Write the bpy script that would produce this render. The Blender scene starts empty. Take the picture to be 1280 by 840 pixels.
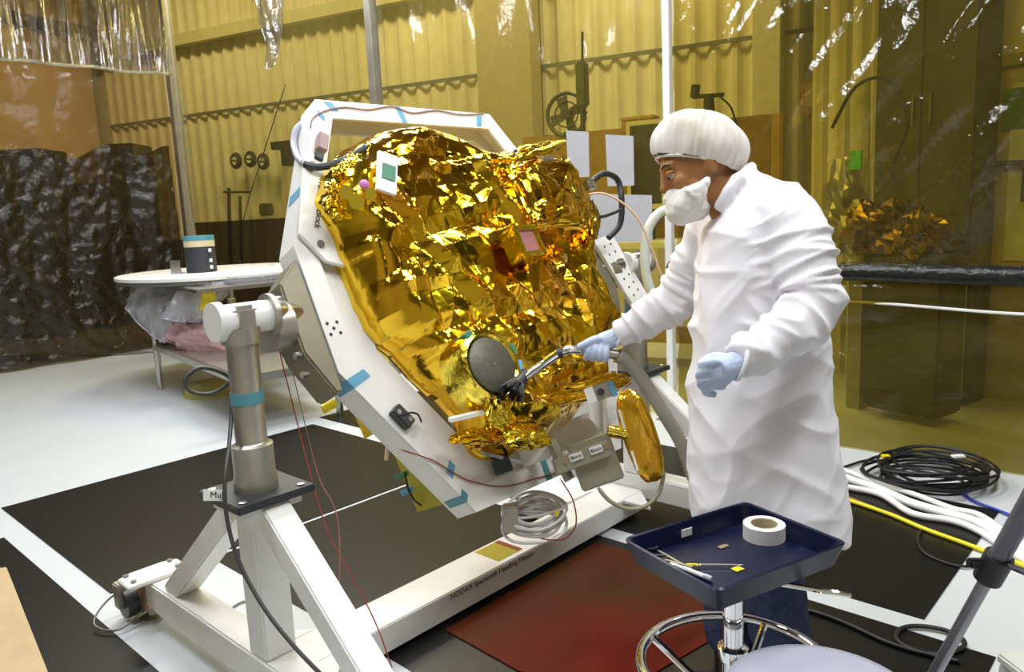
import bpy, bmesh, math, random
import numpy as np
from mathutils import Vector, Matrix, noise as mnoise

scene = bpy.context.scene
COL = scene.collection
random.seed(7); RNG = np.random.default_rng(11)

# ------------------------------------------------------------------ camera
FPX = 960.0; CAMH = 1.45
PITCH = math.atan(155/960.0); ROLL = math.radians(2.7)
cw = np.array([0, math.cos(PITCH), -math.sin(PITCH)])
_r0 = np.array([1., 0, 0]); _u0 = np.array([0, math.sin(PITCH), math.cos(PITCH)])
cu = _u0*math.cos(ROLL) + _r0*math.sin(ROLL)
cr = _r0*math.cos(ROLL) - _u0*math.sin(ROLL)
CP = np.array([0, 0, CAMH])
cam_d = bpy.data.cameras.new('camera'); cam = bpy.data.objects.new('camera', cam_d)
COL.objects.link(cam); scene.camera = cam
cam_d.sensor_fit = 'HORIZONTAL'; cam_d.sensor_width = 36; cam_d.lens = 36*FPX/1280
cam_d.clip_start = 0.02; cam_d.clip_end = 100
cam.matrix_world = Matrix(((cr[0], cu[0], -cw[0], CP[0]), (cr[1], cu[1], -cw[1], CP[1]),
                           (cr[2], cu[2], -cw[2], CP[2]), (0, 0, 0, 1)))

# ------------------------------------------------------------------ world, lamps, exposure
world = bpy.data.worlds.new('world'); scene.world = world; world.use_nodes = True
world.node_tree.nodes['Background'].inputs[0].default_value = (0.75, 0.72, 0.62, 1)
world.node_tree.nodes['Background'].inputs[1].default_value = 0.05
vs = scene.view_settings
vs.view_transform = 'Standard'; vs.look = 'None'; vs.gamma = 1; vs.use_curve_mapping = False
vs.exposure = 0.0

def area(name, loc, rot, sx, sy, power, col=(1, 1, 1)):
    d = bpy.data.lights.new(name, 'AREA'); d.shape = 'RECTANGLE'; d.size = sx; d.size_y = sy
    d.energy = power; d.color = col
    o = bpy.data.objects.new(name, d); COL.objects.link(o); o.location = loc; o.rotation_euler = rot
    return o
# rows of fluorescent troffers in the roof of the clean tent
AXD = 47.0
for i, (x, y) in enumerate([(-2.2, 2.0), (-0.6, 1.2), (1.0, 1.0), (-1.6, 4.2), (0.4, 3.6), (2.0, 2.2), (-3.4, 5.9), (-0.9, 5.9), (-2.3, 7.3)]):
    area('tent_light', (x, y, 3.7 if y < 7 else 4.15), (0, 0, math.radians(AXD)), 1.25, 0.32, 40 if i in (1, 2) else 54, (0.975, 0.985, 1.0))
# high bay lamps of the hall beyond the tent
for (x, y) in [(-5.5, 11.2), (-1.5, 9.6), (1.4, 8.6)]:
    area('hall_light', (x, y, 6.2), (0, 0, math.radians(-27)), 1.6, 0.6, 135, (1, 0.93, 0.8))

# ------------------------------------------------------------------ pixel helpers and frames
def ray(x, y): return cw + (x-640)/FPX*cr - (y-420)/FPX*cu
def px(x, y, d): return CP + ray(x, y)*d
def onz(x, y, z=0.0):
    d = ray(x, y); return CP + (z-CAMH)/d[2]*d
def onplane(x, y, p, n):
    d = ray(x, y); return CP + np.dot(np.array(p)-CP, n)/np.dot(d, n)*d
_ax = math.radians(AXD)
ex = np.array([math.cos(_ax), math.sin(_ax), 0]); ey = np.array([-math.sin(_ax), math.cos(_ax), 0]); ez = np.array([0, 0, 1.])
O = onz(464, 835)                                   # origin of the fixture's own axes on the floor
def L(a, b, z=0.0): return O + a*ex + b*ey + z*ez   # fixture / floor mat axes
TH = math.radians(26)
AXZ = 1.19
vv = ez*math.cos(TH) + ey*math.sin(TH); nn = np.cross(ex, vv)
CC = O + ey*0.06 + ez*AXZ + ex*0.66                 # centre of the tilting frame
def rp(a, b, h=0.0): return CC + a*ex + b*vv + h*nn
def surf(x, y, h): return onplane(x, y, CC + nn*h, nn)
# the tent's back film runs along ey through this point
FB = np.array([2.2, 4.04, 0.0])
def film(s, z=0.0, off=0.0): return FB + ey*s + ez*z + ex*off
def onfilm(x, y): return onplane(x, y, FB, ex)
CORN = film(8.5)                                    # corner of the tent
def lfilm(s, z=0.0, off=0.0): return CORN - ex*s + ez*z + ey*off
W0 = np.array([-2.79, 12.34, 0.0]); dW = np.array([0.892, -0.452, 0.0]); nW = np.array([-0.452, -0.892, 0.0])
def wallp(s, z=0.0, off=0.0): return W0 + dW*s + ez*z + nW*off
def onwall(x, y, off=0.0):
    p = onplane(x, y, W0 + nW*off, nW) - W0
    return float(p@dW), float(p[2])

# ------------------------------------------------------------------ materials
MATS = {}
def mat(name, col, rough=0.5, metal=0.0, var=0.06, nscale=12.0, bump=0.0, bscale=60.0, spec=0.5, coat=0.0,
        rvar=0.0, sub=0.0, col2=None, trans=0.0, sheen=0.0, alpha=1.0, stretch=None):
    if name in MATS: return MATS[name]
    m = bpy.data.materials.new(name); m.use_nodes = True
    nt = m.node_tree; N = nt.nodes; LK = nt.links
    b = N['Principled BSDF']
    tc = N.new('ShaderNodeTexCoord')
    src = tc.outputs['Object']
    if stretch:
        mp = N.new('ShaderNodeMapping'); mp.inputs['Scale'].default_value = stretch
        LK.new(src, mp.inputs['Vector']); src = mp.outputs['Vector']
    nz = N.new('ShaderNodeTexNoise'); nz.inputs['Scale'].default_value = nscale; nz.inputs['Detail'].default_value = 5
    LK.new(src, nz.inputs['Vector'])
    rmp = N.new('ShaderNodeValToRGB')
    c1 = col; c2 = col2 if col2 else tuple(min(1, c*(1+var)) for c in col)
    if not col2: c1 = tuple(c*(1-var) for c in col)
    rmp.color_ramp.elements[0].color = (*c1, 1); rmp.color_ramp.elements[1].color = (*c2, 1)
    rmp.color_ramp.elements[0].position = 0.3; rmp.color_ramp.elements[1].position = 0.7
    LK.new(nz.outputs['Fac'], rmp.inputs['Fac']); LK.new(rmp.outputs['Color'], b.inputs['Base Color'])
    b.inputs['Roughness'].default_value = rough; b.inputs['Metallic'].default_value = metal
    b.inputs['Specular IOR Level'].default_value = spec
    b.inputs['Coat Weight'].default_value = coat; b.inputs['Coat Roughness'].default_value = 0.05
    if trans: b.inputs['Transmission Weight'].default_value = trans
    if sub:
        b.inputs['Subsurface Weight'].default_value = sub; b.inputs['Subsurface Radius'].default_value = (0.012, 0.008, 0.006)
    if sheen: b.inputs['Sheen Weight'].default_value = sheen
    if rvar:
        mr = N.new('ShaderNodeMapRange'); mr.inputs['To Min'].default_value = max(0.02, rough-rvar); mr.inputs['To Max'].default_value = min(1, rough+rvar)
        LK.new(nz.outputs['Fac'], mr.inputs['Value']); LK.new(mr.outputs['Result'], b.inputs['Roughness'])
    if bump:
        n2 = N.new('ShaderNodeTexNoise'); n2.inputs['Scale'].default_value = bscale; n2.inputs['Detail'].default_value = 4
        LK.new(src, n2.inputs['Vector'])
        bp = N.new('ShaderNodeBump'); bp.inputs['Strength'].default_value = bump; bp.inputs['Distance'].default_value = 0.02
        LK.new(n2.outputs['Fac'], bp.inputs['Height']); LK.new(bp.outputs['Normal'], b.inputs['Normal'])
    MATS[name] = m; return m

def film_mat(name, tint, gloss=0.08, rough=0.06, haze=0.04, hazecol=(0.8, 0.75, 0.5), bscale=6.0, bump=0.4, stretch=(1, 1, 1), fres=1.45):
    m = bpy.data.materials.new(name); m.use_nodes = True
    nt = m.node_tree; N = nt.nodes; LK = nt.links
    N.remove(N['Principled BSDF']); out = N['Material Output']
    tr = N.new('ShaderNodeBsdfTransparent')
    tc = N.new('ShaderNodeTexCoord'); mp = N.new('ShaderNodeMapping'); mp.inputs['Scale'].default_value = stretch
    LK.new(tc.outputs['Object'], mp.inputs['Vector'])
    nz = N.new('ShaderNodeTexNoise'); nz.inputs['Scale'].default_value = bscale; nz.inputs['Detail'].default_value = 6
    LK.new(mp.outputs['Vector'], nz.inputs['Vector'])
    rm = N.new('ShaderNodeValToRGB')
    rm.color_ramp.elements[0].color = (*[c*0.9 for c in tint], 1); rm.color_ramp.elements[1].color = (*tint, 1)
    LK.new(nz.outputs['Fac'], rm.inputs['Fac']); LK.new(rm.outputs['Color'], tr.inputs['Color'])
    gl = N.new('ShaderNodeBsdfGlossy'); gl.inputs['Roughness'].default_value = rough
    df = N.new('ShaderNodeBsdfDiffuse'); df.inputs['Color'].default_value = (*hazecol, 1)
    bp = N.new('ShaderNodeBump'); bp.inputs['Strength'].default_value = bump; bp.inputs['Distance'].default_value = 0.05
    LK.new(nz.outputs['Fac'], bp.inputs['Height']); LK.new(bp.outputs['Normal'], gl.inputs['Normal'])
    lw = N.new('ShaderNodeLayerWeight'); lw.inputs['Blend'].default_value = 0.5; LK.new(bp.outputs['Normal'], lw.inputs['Normal'])
    pw = N.new('ShaderNodeMath'); pw.operation = 'POWER'; pw.inputs[1].default_value = 5.0; LK.new(lw.outputs['Facing'], pw.inputs[0])
    ad = N.new('ShaderNodeMath'); ad.operation = 'MULTIPLY_ADD'; ad.inputs[1].default_value = 0.6; ad.inputs[2].default_value = gloss; ad.use_clamp = True
    LK.new(pw.outputs[0], ad.inputs[0])
    m1 = N.new('ShaderNodeMixShader'); m1.inputs['Fac'].default_value = haze
    LK.new(tr.outputs[0], m1.inputs[1]); LK.new(df.outputs[0], m1.inputs[2])
    m2 = N.new('ShaderNodeMixShader'); LK.new(ad.outputs[0], m2.inputs['Fac'])
    LK.new(m1.outputs[0], m2.inputs[1]); LK.new(gl.outputs[0], m2.inputs[2])
    LK.new(m2.outputs[0], out.inputs['Surface'])
    MATS[name] = m; return m

M_floor = mat('floor_paint', (0.62, 0.66, 0.69), 0.28, var=0.02, nscale=2)
M_mat = mat('black_mat', (0.009, 0.009, 0.009), 0.34, var=0.2, nscale=30, bump=0.05, bscale=200, spec=0.3)
M_white = mat('white_paint', (0.80, 0.80, 0.78), 0.35, var=0.03)
M_cream = mat('cream_siding', (0.70, 0.64, 0.46), 0.5, var=0.06, nscale=4)
M_ceil = mat('ceiling_dark', (0.30, 0.27, 0.2), 0.8)
M_tan = mat('tan_wall', (0.55, 0.40, 0.26), 0.7, nscale=2, var=0.1)
M_steel = mat('brushed_steel', (0.55, 0.55, 0.53), 0.28, 1.0, var=0.08, nscale=20)
M_alu = mat('dull_aluminium', (0.46, 0.44, 0.38), 0.4, 0.85, var=0.1)
M_chrome = mat('chrome', (0.82, 0.82, 0.84), 0.06, 1.0, var=0.02)
M_grey = mat('grey_metal', (0.22, 0.22, 0.20), 0.4, 0.5)
M_dark = mat('dark_metal', (0.045, 0.05, 0.055), 0.4, 0.3)
M_black = mat('black_rubber', (0.012, 0.012, 0.013), 0.45)
M_gold = mat('gold_foil', (0.84, 0.40, 0.006), 0.12, 1.0, var=0.0, col2=(0.90, 0.66, 0.015), nscale=2.6, bump=0.08, bscale=20, rvar=0.05, coat=0.6)
M_goldy = mat('yellow_foil', (0.92, 0.72, 0.03), 0.12, 1.0, col2=(0.95, 0.74, 0.08), nscale=6, bump=0.2, bscale=30, coat=0.5)
M_amber = mat('amber_kapton', (0.72, 0.36, 0.008), 0.12, 0.75, col2=(0.85, 0.5, 0.02), nscale=6, coat=0.8, bump=0.1, bscale=15)
M_olive = mat('olive_kapton', (0.42, 0.36, 0.03), 0.25, 0.4, col2=(0.5, 0.44, 0.08), nscale=6, coat=0.3)
M_blue = mat('blue_tape', (0.12, 0.36, 0.55), 0.5)
M_green = mat('green_tape', (0.05, 0.22, 0.13), 0.4)
M_teal = mat('teal_tape', (0.08, 0.28, 0.33), 0.5)
M_beige = mat('beige_tape', (0.62, 0.52, 0.33), 0.5)
M_label = mat('white_label', (0.85, 0.85, 0.83), 0.5)
M_ink = mat('black_ink', (0.02, 0.02, 0.02), 0.6)
M_coat = mat('coat_fabric', (0.82, 0.81, 0.86), 0.65, var=0.015, spec=0.3)
M_cap = mat('cap_fabric', (0.82, 0.81, 0.79), 0.8, col2=(0.56, 0.50, 0.40), nscale=11, bump=0.2, bscale=40, spec=0.2, stretch=(1, 1, 0.35))
M_mask = mat('mask_fabric', (0.80, 0.78, 0.74), 0.8, var=0.04, bump=0.2, bscale=50, spec=0.2)
M_glove = mat('glove_latex', (0.50, 0.60, 0.80), 0.45, var=0.06, nscale=25, bump=0.15, bscale=70)
M_skin = mat('skin', (0.36, 0.16, 0.05), 0.5, var=0.10, nscale=20, sub=0.1)
M_jeans = mat('denim', (0.03, 0.042, 0.10), 0.85, var=0.3, nscale=60, bump=0.2, bscale=150)
M_tray = mat('navy_plastic', (0.004, 0.006, 0.030), 0.28, var=0.2, spec=0.35)
M_seat = mat('grey_vinyl', (0.40, 0.41, 0.50), 0.35, var=0.03)
M_pink = mat('pink_bag', (0.58, 0.36, 0.38), 0.45, var=0.1, bump=0.5, bscale=12)
M_yellow = mat('yellow_plastic', (0.85, 0.70, 0.02), 0.4)
M_red = mat('red_plastic', (0.20, 0.012, 0.006), 0.4, var=0.25, nscale=5)
M_redreflection = mat('red_brown_reflection', (0.035, 0.022, 0.003), 0.6, col2=(0.13, 0.004, 0.002), nscale=1.1, spec=0.12)  # olive to red tones of a window reflection, painted on a sheet
M_redwire = mat('red_wire', (0.28, 0.035, 0.025), 0.5)
M_pinkwire = mat('pink_wire', (0.42, 0.16, 0.15), 0.4)
M_whitecable = mat('white_cable', (0.82, 0.82, 0.82), 0.45)
M_cable = mat('charcoal_cable', (0.05, 0.052, 0.05), 0.45)
M_sheet = mat('grey_paper', (0.42, 0.42, 0.44), 0.7, var=0.05)
M_hose = mat('grey_hose', (0.40, 0.39, 0.33), 0.5)
M_orangewire = mat('tan_wire', (0.62, 0.42, 0.28), 0.5)
M_bluewire = mat('blue_wire', (0.02, 0.04, 0.35), 0.4)
M_beigereflection = mat('beige_reflection', (0.46, 0.35, 0.19), 0.7)  # beige tone of a window reflection, put on a solid block
M_brown = mat('brown_board', (0.34, 0.20, 0.05), 0.6, var=0.15)
M_ochre = mat('ochre_board', (0.55, 0.36, 0.07), 0.6, var=0.12, nscale=6)
M_paper = mat('paper', (0.78, 0.78, 0.78), 0.7, var=0.03)
M_olivedark = mat('dark_olive_paint', (0.06, 0.055, 0.02), 0.5, var=0.3, nscale=4)
M_blackcab = mat('black_cabinet', (0.02, 0.018, 0.014), 0.4, var=0.3, nscale=6)
M_lens = mat('grey_lens_cover', (0.11, 0.11, 0.08), 0.45, 0.4, var=0.15, nscale=60)
M_blueplastic = mat('blue_sheet', (0.05, 0.05, 0.5), 0.35)
M_pinkpane = mat('pink_pane', (0.34, 0.15, 0.14), 0.3)
M_purple = mat('purple_dot', (0.6, 0.2, 0.6), 0.4)
M_eye = mat('eye_white', (0.75, 0.72, 0.68), 0.2)
M_iris = mat('eye_iris', (0.03, 0.015, 0.01), 0.1)
M_brass = mat('brass_block', (0.40, 0.30, 0.19), 0.45, 0.5)
F_amber = film_mat('amber_film', (0.87, 0.79, 0.34), 0.03, 0.08, 0.07, (0.6, 0.5, 0.15), bscale=2.5, bump=0.35, stretch=(1, 1, 0.5))
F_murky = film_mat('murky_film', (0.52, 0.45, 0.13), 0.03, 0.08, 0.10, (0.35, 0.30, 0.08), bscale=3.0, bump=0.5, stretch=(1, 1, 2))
F_mid = film_mat('mid_film', (0.70, 0.61, 0.19), 0.05, 0.07, 0.06, (0.4, 0.33, 0.08), bscale=3.0, bump=0.4)
F_dark = film_mat('dark_film', (0.16, 0.13, 0.08), 0.05, 0.12, 0.25, (0.07, 0.055, 0.03), bscale=7.0, bump=0.9)
F_brown = film_mat('brown_film', (0.80, 0.66, 0.32), 0.03, 0.08, 0.06, (0.5, 0.4, 0.2), bscale=3.0, bump=0.5)
F_clear = film_mat('clear_film', (0.93, 0.92, 0.88), 0.46, 0.12, 0.08, (0.9, 0.9, 0.9), bscale=9.0, bump=0.7, stretch=(1, 1, 0.35))
F_bag = film_mat('clear_bag', (0.90, 0.90, 0.93), 0.10, 0.08, 0.22, (0.85, 0.85, 0.9), bscale=14.0, bump=0.8)

# ------------------------------------------------------------------ object helpers
WORLD = {}
def V(p): return Vector((float(p[0]), float(p[1]), float(p[2])))
def setp(o, label=None, cat=None, group=None, kind=None):
    if label: o['label'] = label
    if cat: o['category'] = cat
    if group: o['group'] = group
    if kind: o['kind'] = kind
    return o
def thing(name, loc, label, cat, group=None):
    o = bpy.data.objects.new(name, None); o.empty_display_size = 0.05
    COL.objects.link(o); o.location = V(loc); WORLD[o.name] = V(loc)
    return setp(o, label, cat, group)

def basis(d):
    d = np.array(d, float); d = d/np.linalg.norm(d)
    a = np.array([0, 0, 1.]) if abs(d[2]) < 0.9 else np.array([1., 0, 0])
    s = np.cross(d, a); s /= np.linalg.norm(s); t = np.cross(s, d)
    return d, s, t

class MB:
    def __init__(self): self.v = []; self.f = []
    def add(self, vs_, fs_):
        n = len(self.v); self.v += [tuple(map(float, p)) for p in vs_]; self.f += [tuple(i+n for i in f) for f in fs_]; return self
    def box8(self, p):   # bottom 4 (ccw), top 4
        return self.add(p, [(3, 2, 1, 0), (4, 5, 6, 7), (0, 1, 5, 4), (1, 2, 6, 5), (2, 3, 7, 6), (3, 0, 4, 7)])
    def box(self, c, size, ax=None):
        ax = ax or (np.array([1., 0, 0]), np.array([0, 1., 0]), np.array([0, 0, 1.]))
        c = np.array(c, float); hx, hy, hz = [s/2 for s in size]
        P = [c+ax[0]*sx*hx+ax[1]*sy*hy+ax[2]*sz*hz for sz in (-1, 1) for sx, sy in ((-1, -1), (1, -1), (1, 1), (-1, 1))]
        return self.box8(P)
    def prism(self, poly, fn, h0, h1):
        n = len(poly)
        P = [fn(a, b, h0) for a, b in poly]+[fn(a, b, h1) for a, b in poly]
        F = [tuple(range(n-1, -1, -1)), tuple(range(n, 2*n))]+[(i, (i+1) % n, n+(i+1) % n, n+i) for i in range(n)]
        return self.add(P, F)
    def bar(self, p0, p1, wx, wy, up=None):
        p0 = np.array(p0, float); p1 = np.array(p1, float); d = p1-p0; ln = np.linalg.norm(d); d /= ln
        if up is None: _, s, t = basis(d)
        else:
            s = np.cross(d, up); s /= np.linalg.norm(s); t = np.cross(s, d)
        return self.box((p0+p1)/2, (wx, wy, ln), (s, t, d))
    def cyl(self, p0, p1, r0, r1=None, n=16, caps=True):
        if r1 is None: r1 = r0
        p0 = np.array(p0, float); p1 = np.array(p1, float); d, s, t = basis(p1-p0)
        P = []
        for p, r in ((p0, r0), (p1, r1)):
            for k in range(n):
                a = 2*math.pi*k/n; P.append(p+r*(math.cos(a)*s+math.sin(a)*t))
        F = [(k, (k+1) % n, n+(k+1) % n, n+k) for k in range(n)]
        if caps: F += [tuple(range(n-1, -1, -1)), tuple(range(n, 2*n))]
        return self.add(P, F)
    def tube(self, pts, r, n=8, sub=6, closed=False, caps=True):
        pts = [np.array(p, float) for p in pts]
        if sub > 1: pts = catmull(pts, sub, closed)
        m = len(pts); rr = r if hasattr(r, '__len__') else None
        if rr is not None: rr = np.interp(np.linspace(0, 1, m), np.linspace(0, 1, len(rr)), rr)
        P = []; prev = None
        for i in range(m):
            if closed: d = pts[(i+1) % m]-pts[i-1]
            else: d = pts[min(i+1, m-1)]-pts[max(i-1, 0)]
            d = d/(np.linalg.norm(d)+1e-12)
            if prev is None: _, s, t = basis(d)
            else:
                s = prev-d*np.dot(prev, d); s /= np.linalg.norm(s)+1e-12; t = np.cross(d, s)
            prev = s
            ri = rr[i] if rr is not None else r
            for k in range(n):
                a = 2*math.pi*k/n; P.append(pts[i]+ri*(math.cos(a)*s+math.sin(a)*t))
        F = []
        for i in range(m if closed else m-1):
            j = (i+1) % m
            for k in range(n): F.append((i*n+k, i*n+(k+1) % n, j*n+(k+1) % n, j*n+k))
        if caps and not closed: F += [tuple(range(n-1, -1, -1)), tuple(range((m-1)*n, m*n))]
        return self.add(P, F)
    def lathe(self, prof, c, d=(0, 0, 1), n=28):   # prof: (radius, height)
        d, s, t = basis(d); c = np.array(c, float); P = []; F = []
        m = len(prof)
        for r, h in prof:
            for k in range(n):
                a = 2*math.pi*k/n; P.append(c+d*h+max(r, 1e-4)*(math.cos(a)*s+math.sin(a)*t))
        for i in range(m-1):
            for k in range(n): F.append((i*n+k, i*n+(k+1) % n, (i+1)*n+(k+1) % n, (i+1)*n+k))
        F += [tuple(range(n-1, -1, -1)), tuple(range((m-1)*n, m*n))]
        return self.add(P, F)
    def ell(self, c, ra, rb, rc, ax=None, n=20, m=12):
        ax = ax or (np.array([1., 0, 0]), np.array([0, 1., 0]), np.array([0, 0, 1.]))
        c = np.array(c, float); P = []; F = []
        for i in range(m+1):
            th = math.pi*(i+0.0)/m; th = min(max(th, 0.02), math.pi-0.02)
            for k in range(n):
                a = 2*math.pi*k/n
                P.append(c+ax[0]*ra*math.sin(th)*math.cos(a)+ax[1]*rb*math.sin(th)*math.sin(a)+ax[2]*rc*math.cos(th))
        for i in range(m):
            for k in range(n): F.append((i*n+k, (i+1)*n+k, (i+1)*n+(k+1) % n, i*n+(k+1) % n))
        F += [tuple(range(n)), tuple(range((m+1)*n-1, m*n-1, -1))]
        return self.add(P, F)
    def grid(self, G, closed_u=False):
        G = np.asarray(G); nu, nv = G.shape[:2]
        P = G.reshape(-1, 3)
        F = []
        for i in range(nu if closed_u else nu-1):
            j = (i+1) % nu
            for k in range(nv-1): F.append((i*nv+k, j*nv+k, j*nv+k+1, i*nv+k+1))
        return self.add(P, F)
    def mesh(self, name, off, bevel=0.0, smooth=False, ang=40, merge=0.0):
        me = bpy.data.meshes.new(name)
        me.from_pydata([(x-off[0], y-off[1], z-off[2]) for x, y, z in self.v], [], self.f)
        bm = bmesh.new(); bm.from_mesh(me)
        if merge: bmesh.ops.remove_doubles(bm, verts=bm.verts, dist=merge)
        if bevel: bmesh.ops.bevel(bm, geom=[e for e in bm.edges], offset=bevel, segments=2, affect='EDGES', clamp_overlap=True)
        bmesh.ops.recalc_face_normals(bm, faces=bm.faces)
        for f in bm.faces: f.smooth = bool(smooth)
        if smooth and ang < 180:
            ca = math.radians(ang)
            for e in bm.edges:
                if len(e.link_faces) == 2 and e.calc_face_angle(0) > ca: e.smooth = False
        bm.to_mesh(me); bm.free(); return me
    def build(self, name, m, parent=None, bevel=0.0, smooth=False, ang=40, label=None, cat=None, group=None, kind=None, merge=0.0, origin=None):
        if parent is not None: off = WORLD[parent.name]
        elif origin is not None: off = V(origin)
        else:
            a = np.array(self.v); lo, hi = a.min(0), a.max(0); off = Vector(((lo[0]+hi[0])/2, (lo[1]+hi[1])/2, lo[2]))
        me = self.mesh(name, off, bevel, smooth, ang, merge); me.materials.append(m)
        o = bpy.data.objects.new(name, me); COL.objects.link(o); WORLD[o.name] = Vector(off)
        if parent is None: o.location = off
        else: o.parent = parent
        return setp(o, label, cat, group, kind)

def catmull(pts, sub, closed=False):
    n = len(pts); out = []
    rng = range(n) if closed else range(n-1)
    for i in rng:
        if closed: p0, p1, p2, p3 = pts[i-1], pts[i], pts[(i+1) % n], pts[(i+2) % n]
        else: p0, p1, p2, p3 = pts[max(i-1, 0)], pts[i], pts[i+1], pts[min(i+2, n-1)]
        for k in range(sub):
            t = k/sub
            out.append(0.5*((2*p1)+(-p0+p2)*t+(2*p0-5*p1+4*p2-p3)*t*t+(-p0+3*p1-3*p2+p3)*t**3))
    if not closed: out.append(pts[-1])
    return out

def remesh(mb, name, m, parent, voxel, smooth_it=4, disp=None, **kw):
    off = WORLD[parent.name]
    me = mb.mesh(name+'_tmp', off)
    t = bpy.data.objects.new(name+'_tmp', me); COL.objects.link(t)
    md = t.modifiers.new('r', 'REMESH'); md.mode = 'VOXEL'; md.voxel_size = voxel; md.use_smooth_shade = True
    if smooth_it:
        ms = t.modifiers.new('s', 'SMOOTH'); ms.factor = 0.5; ms.iterations = smooth_it
    dg = bpy.context.evaluated_depsgraph_get(); dg.update()
    me2 = bpy.data.meshes.new_from_object(t.evaluated_get(dg)); me2.name = name
    bpy.data.objects.remove(t); bpy.data.meshes.remove(me)
    if disp is not None:
        n = len(me2.vertices); co = np.empty(n*3, np.float32); no = np.empty(n*3, np.float32)
        me2.vertices.foreach_get('co', co); me2.vertex_normals.foreach_get('vector', no)
        co = co.reshape(-1, 3).astype(float)+np.array(off); no = no.reshape(-1, 3)
        co = disp(co, no)-np.array(off)
        me2.vertices.foreach_set('co', co.astype(np.float32).ravel()); me2.update()
    me2.materials.clear(); me2.materials.append(m)
    me2.polygons.foreach_set('use_smooth', [True]*len(me2.polygons))
    o = bpy.data.objects.new(name, me2); COL.objects.link(o); o.parent = parent; WORLD[o.name] = Vector(off)
    return setp(o, **kw)

def text(s, size, org, xd, yd, m, parent, name='lettering', ext=0.0004, label=None):
    c = bpy.data.curves.new('t', 'FONT'); c.body = s; c.size = size; c.extrude = ext; c.align_x = 'CENTER'; c.align_y = 'CENTER'
    t = bpy.data.objects.new('t', c); COL.objects.link(t)
    dg = bpy.context.evaluated_depsgraph_get(); dg.update()
    me = bpy.data.meshes.new_from_object(t.evaluated_get(dg)); bpy.data.objects.remove(t); bpy.data.curves.remove(c)
    xd = np.array(xd, float); xd /= np.linalg.norm(xd); yd = np.array(yd, float); yd -= xd*np.dot(xd, yd); yd /= np.linalg.norm(yd); zd = np.cross(xd, yd)
    off = np.array(WORLD[parent.name])
    for v in me.vertices:
        p = np.array(org)+xd*v.co.x+yd*v.co.y+zd*v.co.z-off; v.co = V(p)
    me.name = name; me.materials.clear(); me.materials.append(m)
    o = bpy.data.objects.new(name, me); COL.objects.link(o); o.parent = parent; WORLD[o.name] = V(off)
    return setp(o, label)

_perm = RNG.random(4096)
def _h(i, j, sd): return _perm[((i*374761393+j*668265263+sd*974711) % 4093).astype(int)]*2-1
def facet(x, y, sc, sd=0, rot=0.6, warp=0.25):
    x = np.asarray(x, float); y = np.asarray(y, float)
    xx = (x*math.cos(rot)-y*math.sin(rot))/sc; yy = (x*math.sin(rot)+y*math.cos(rot))/sc
    wx = np.sin(yy*1.3+sd)+0.6*np.sin(xx*0.9+yy*0.7+2*sd); wy = np.sin(xx*1.1+3*sd)+0.6*np.sin(yy*1.7-xx*0.6+sd)
    xx = xx+warp*wx; yy = yy+warp*wy
    s = (xx+yy)*0.36602540; xs = xx+s; ys = yy+s
    i = np.floor(xs); j = np.floor(ys); u = xs-i; v = ys-j
    i = i.astype(np.int64)+5000; j = j.astype(np.int64)+5000
    h00 = _h(i, j, sd); h10 = _h(i+1, j, sd); h01 = _h(i, j+1, sd); h11 = _h(i+1, j+1, sd)
    return np.where(u > v, h00*(1-u)+h10*(u-v)+h11*v, h00*(1-v)+h01*(v-u)+h11*u)
def crumple(x, y, amp, sd=0):
    return amp*(1.0*facet(x, y, .21, sd, .6)+0.38*facet(x, y, .11, sd+3, 1.9)+0.09*facet(x, y, .05, sd+7, .2)*(0.4+0.6*(facet(x, y, .3, sd+5)>0))+0.012*facet(x, y, .022, sd+9, 2.5))
def n3(p, s=1.0): return mnoise.noise(Vector((p[0]*s, p[1]*s, p[2]*s)))

# ================================================================== the setting
MB().box((-2.5, 5.5, -0.05), (30, 26, 0.1)).build('floor', M_floor, kind='structure')
MB().box((-2.5, 5.5, 7.05), (30, 26, 0.1)).build('ceiling', M_ceil, kind='structure')
MB().box((0, -1.2, 3.5), (24, 0.1, 7)).build('wall_front', M_ceil, kind='structure')

# back wall: plain wall with corrugated siding sheets fixed to it, two courses
wb = MB().box(wallp(2.5, 3.5, -0.2), (17, 0.1, 7.0), (dW, nW, ez)).build('wall_back', M_cream, kind='structure')
PW = 1.0
def siding(z0, z1):
    G = []
    for i in range(0, 41):
        t = i*PW/40; ph = (t*4) % 1.0
        d = 0.05*min(1, max(0, (abs(ph-0.5)*4-0.6)))
        G.append([(t, d, z0), (t, d, z1)])
    return G
low, up = siding(0.0, 3.33), siding(3.36, 7.0)
def sheet(G, s0):
    mb = MB()
    mb.grid([[wallp(s0+t, z, d-0.13) for t, d, z in r] for r in G]); mb.grid([[wallp(s0+t, z, -0.148) for t, d, z in r] for r in G])
    return mb
for G in (low, up):
    first = None
    for k in range(-5, 9):
        if first is None:
            first = sheet(G, k*PW).build('siding_sheet', M_cream, wb); k0 = k
        else:
            c = first.copy(); COL.objects.link(c); c.parent = wb; c.location = V(dW*PW*(k-k0)); WORLD[c.name] = WORLD[first.name]
MB().bar(wallp(-5, 3.345, -0.06), wallp(9, 3.345, -0.06), 0.02, 0.05).build('trim_1', M_grey, kind='structure')
s_, z_ = onwall(330, 30)
MB().bar(wallp(-5, z_, 0.02), wallp(9, z_, 0.02), 0.16, 0.18, up=ez).build('trim_2', mat('girt_paint', (0.55, 0.50, 0.30), 0.5), kind='structure')
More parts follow.
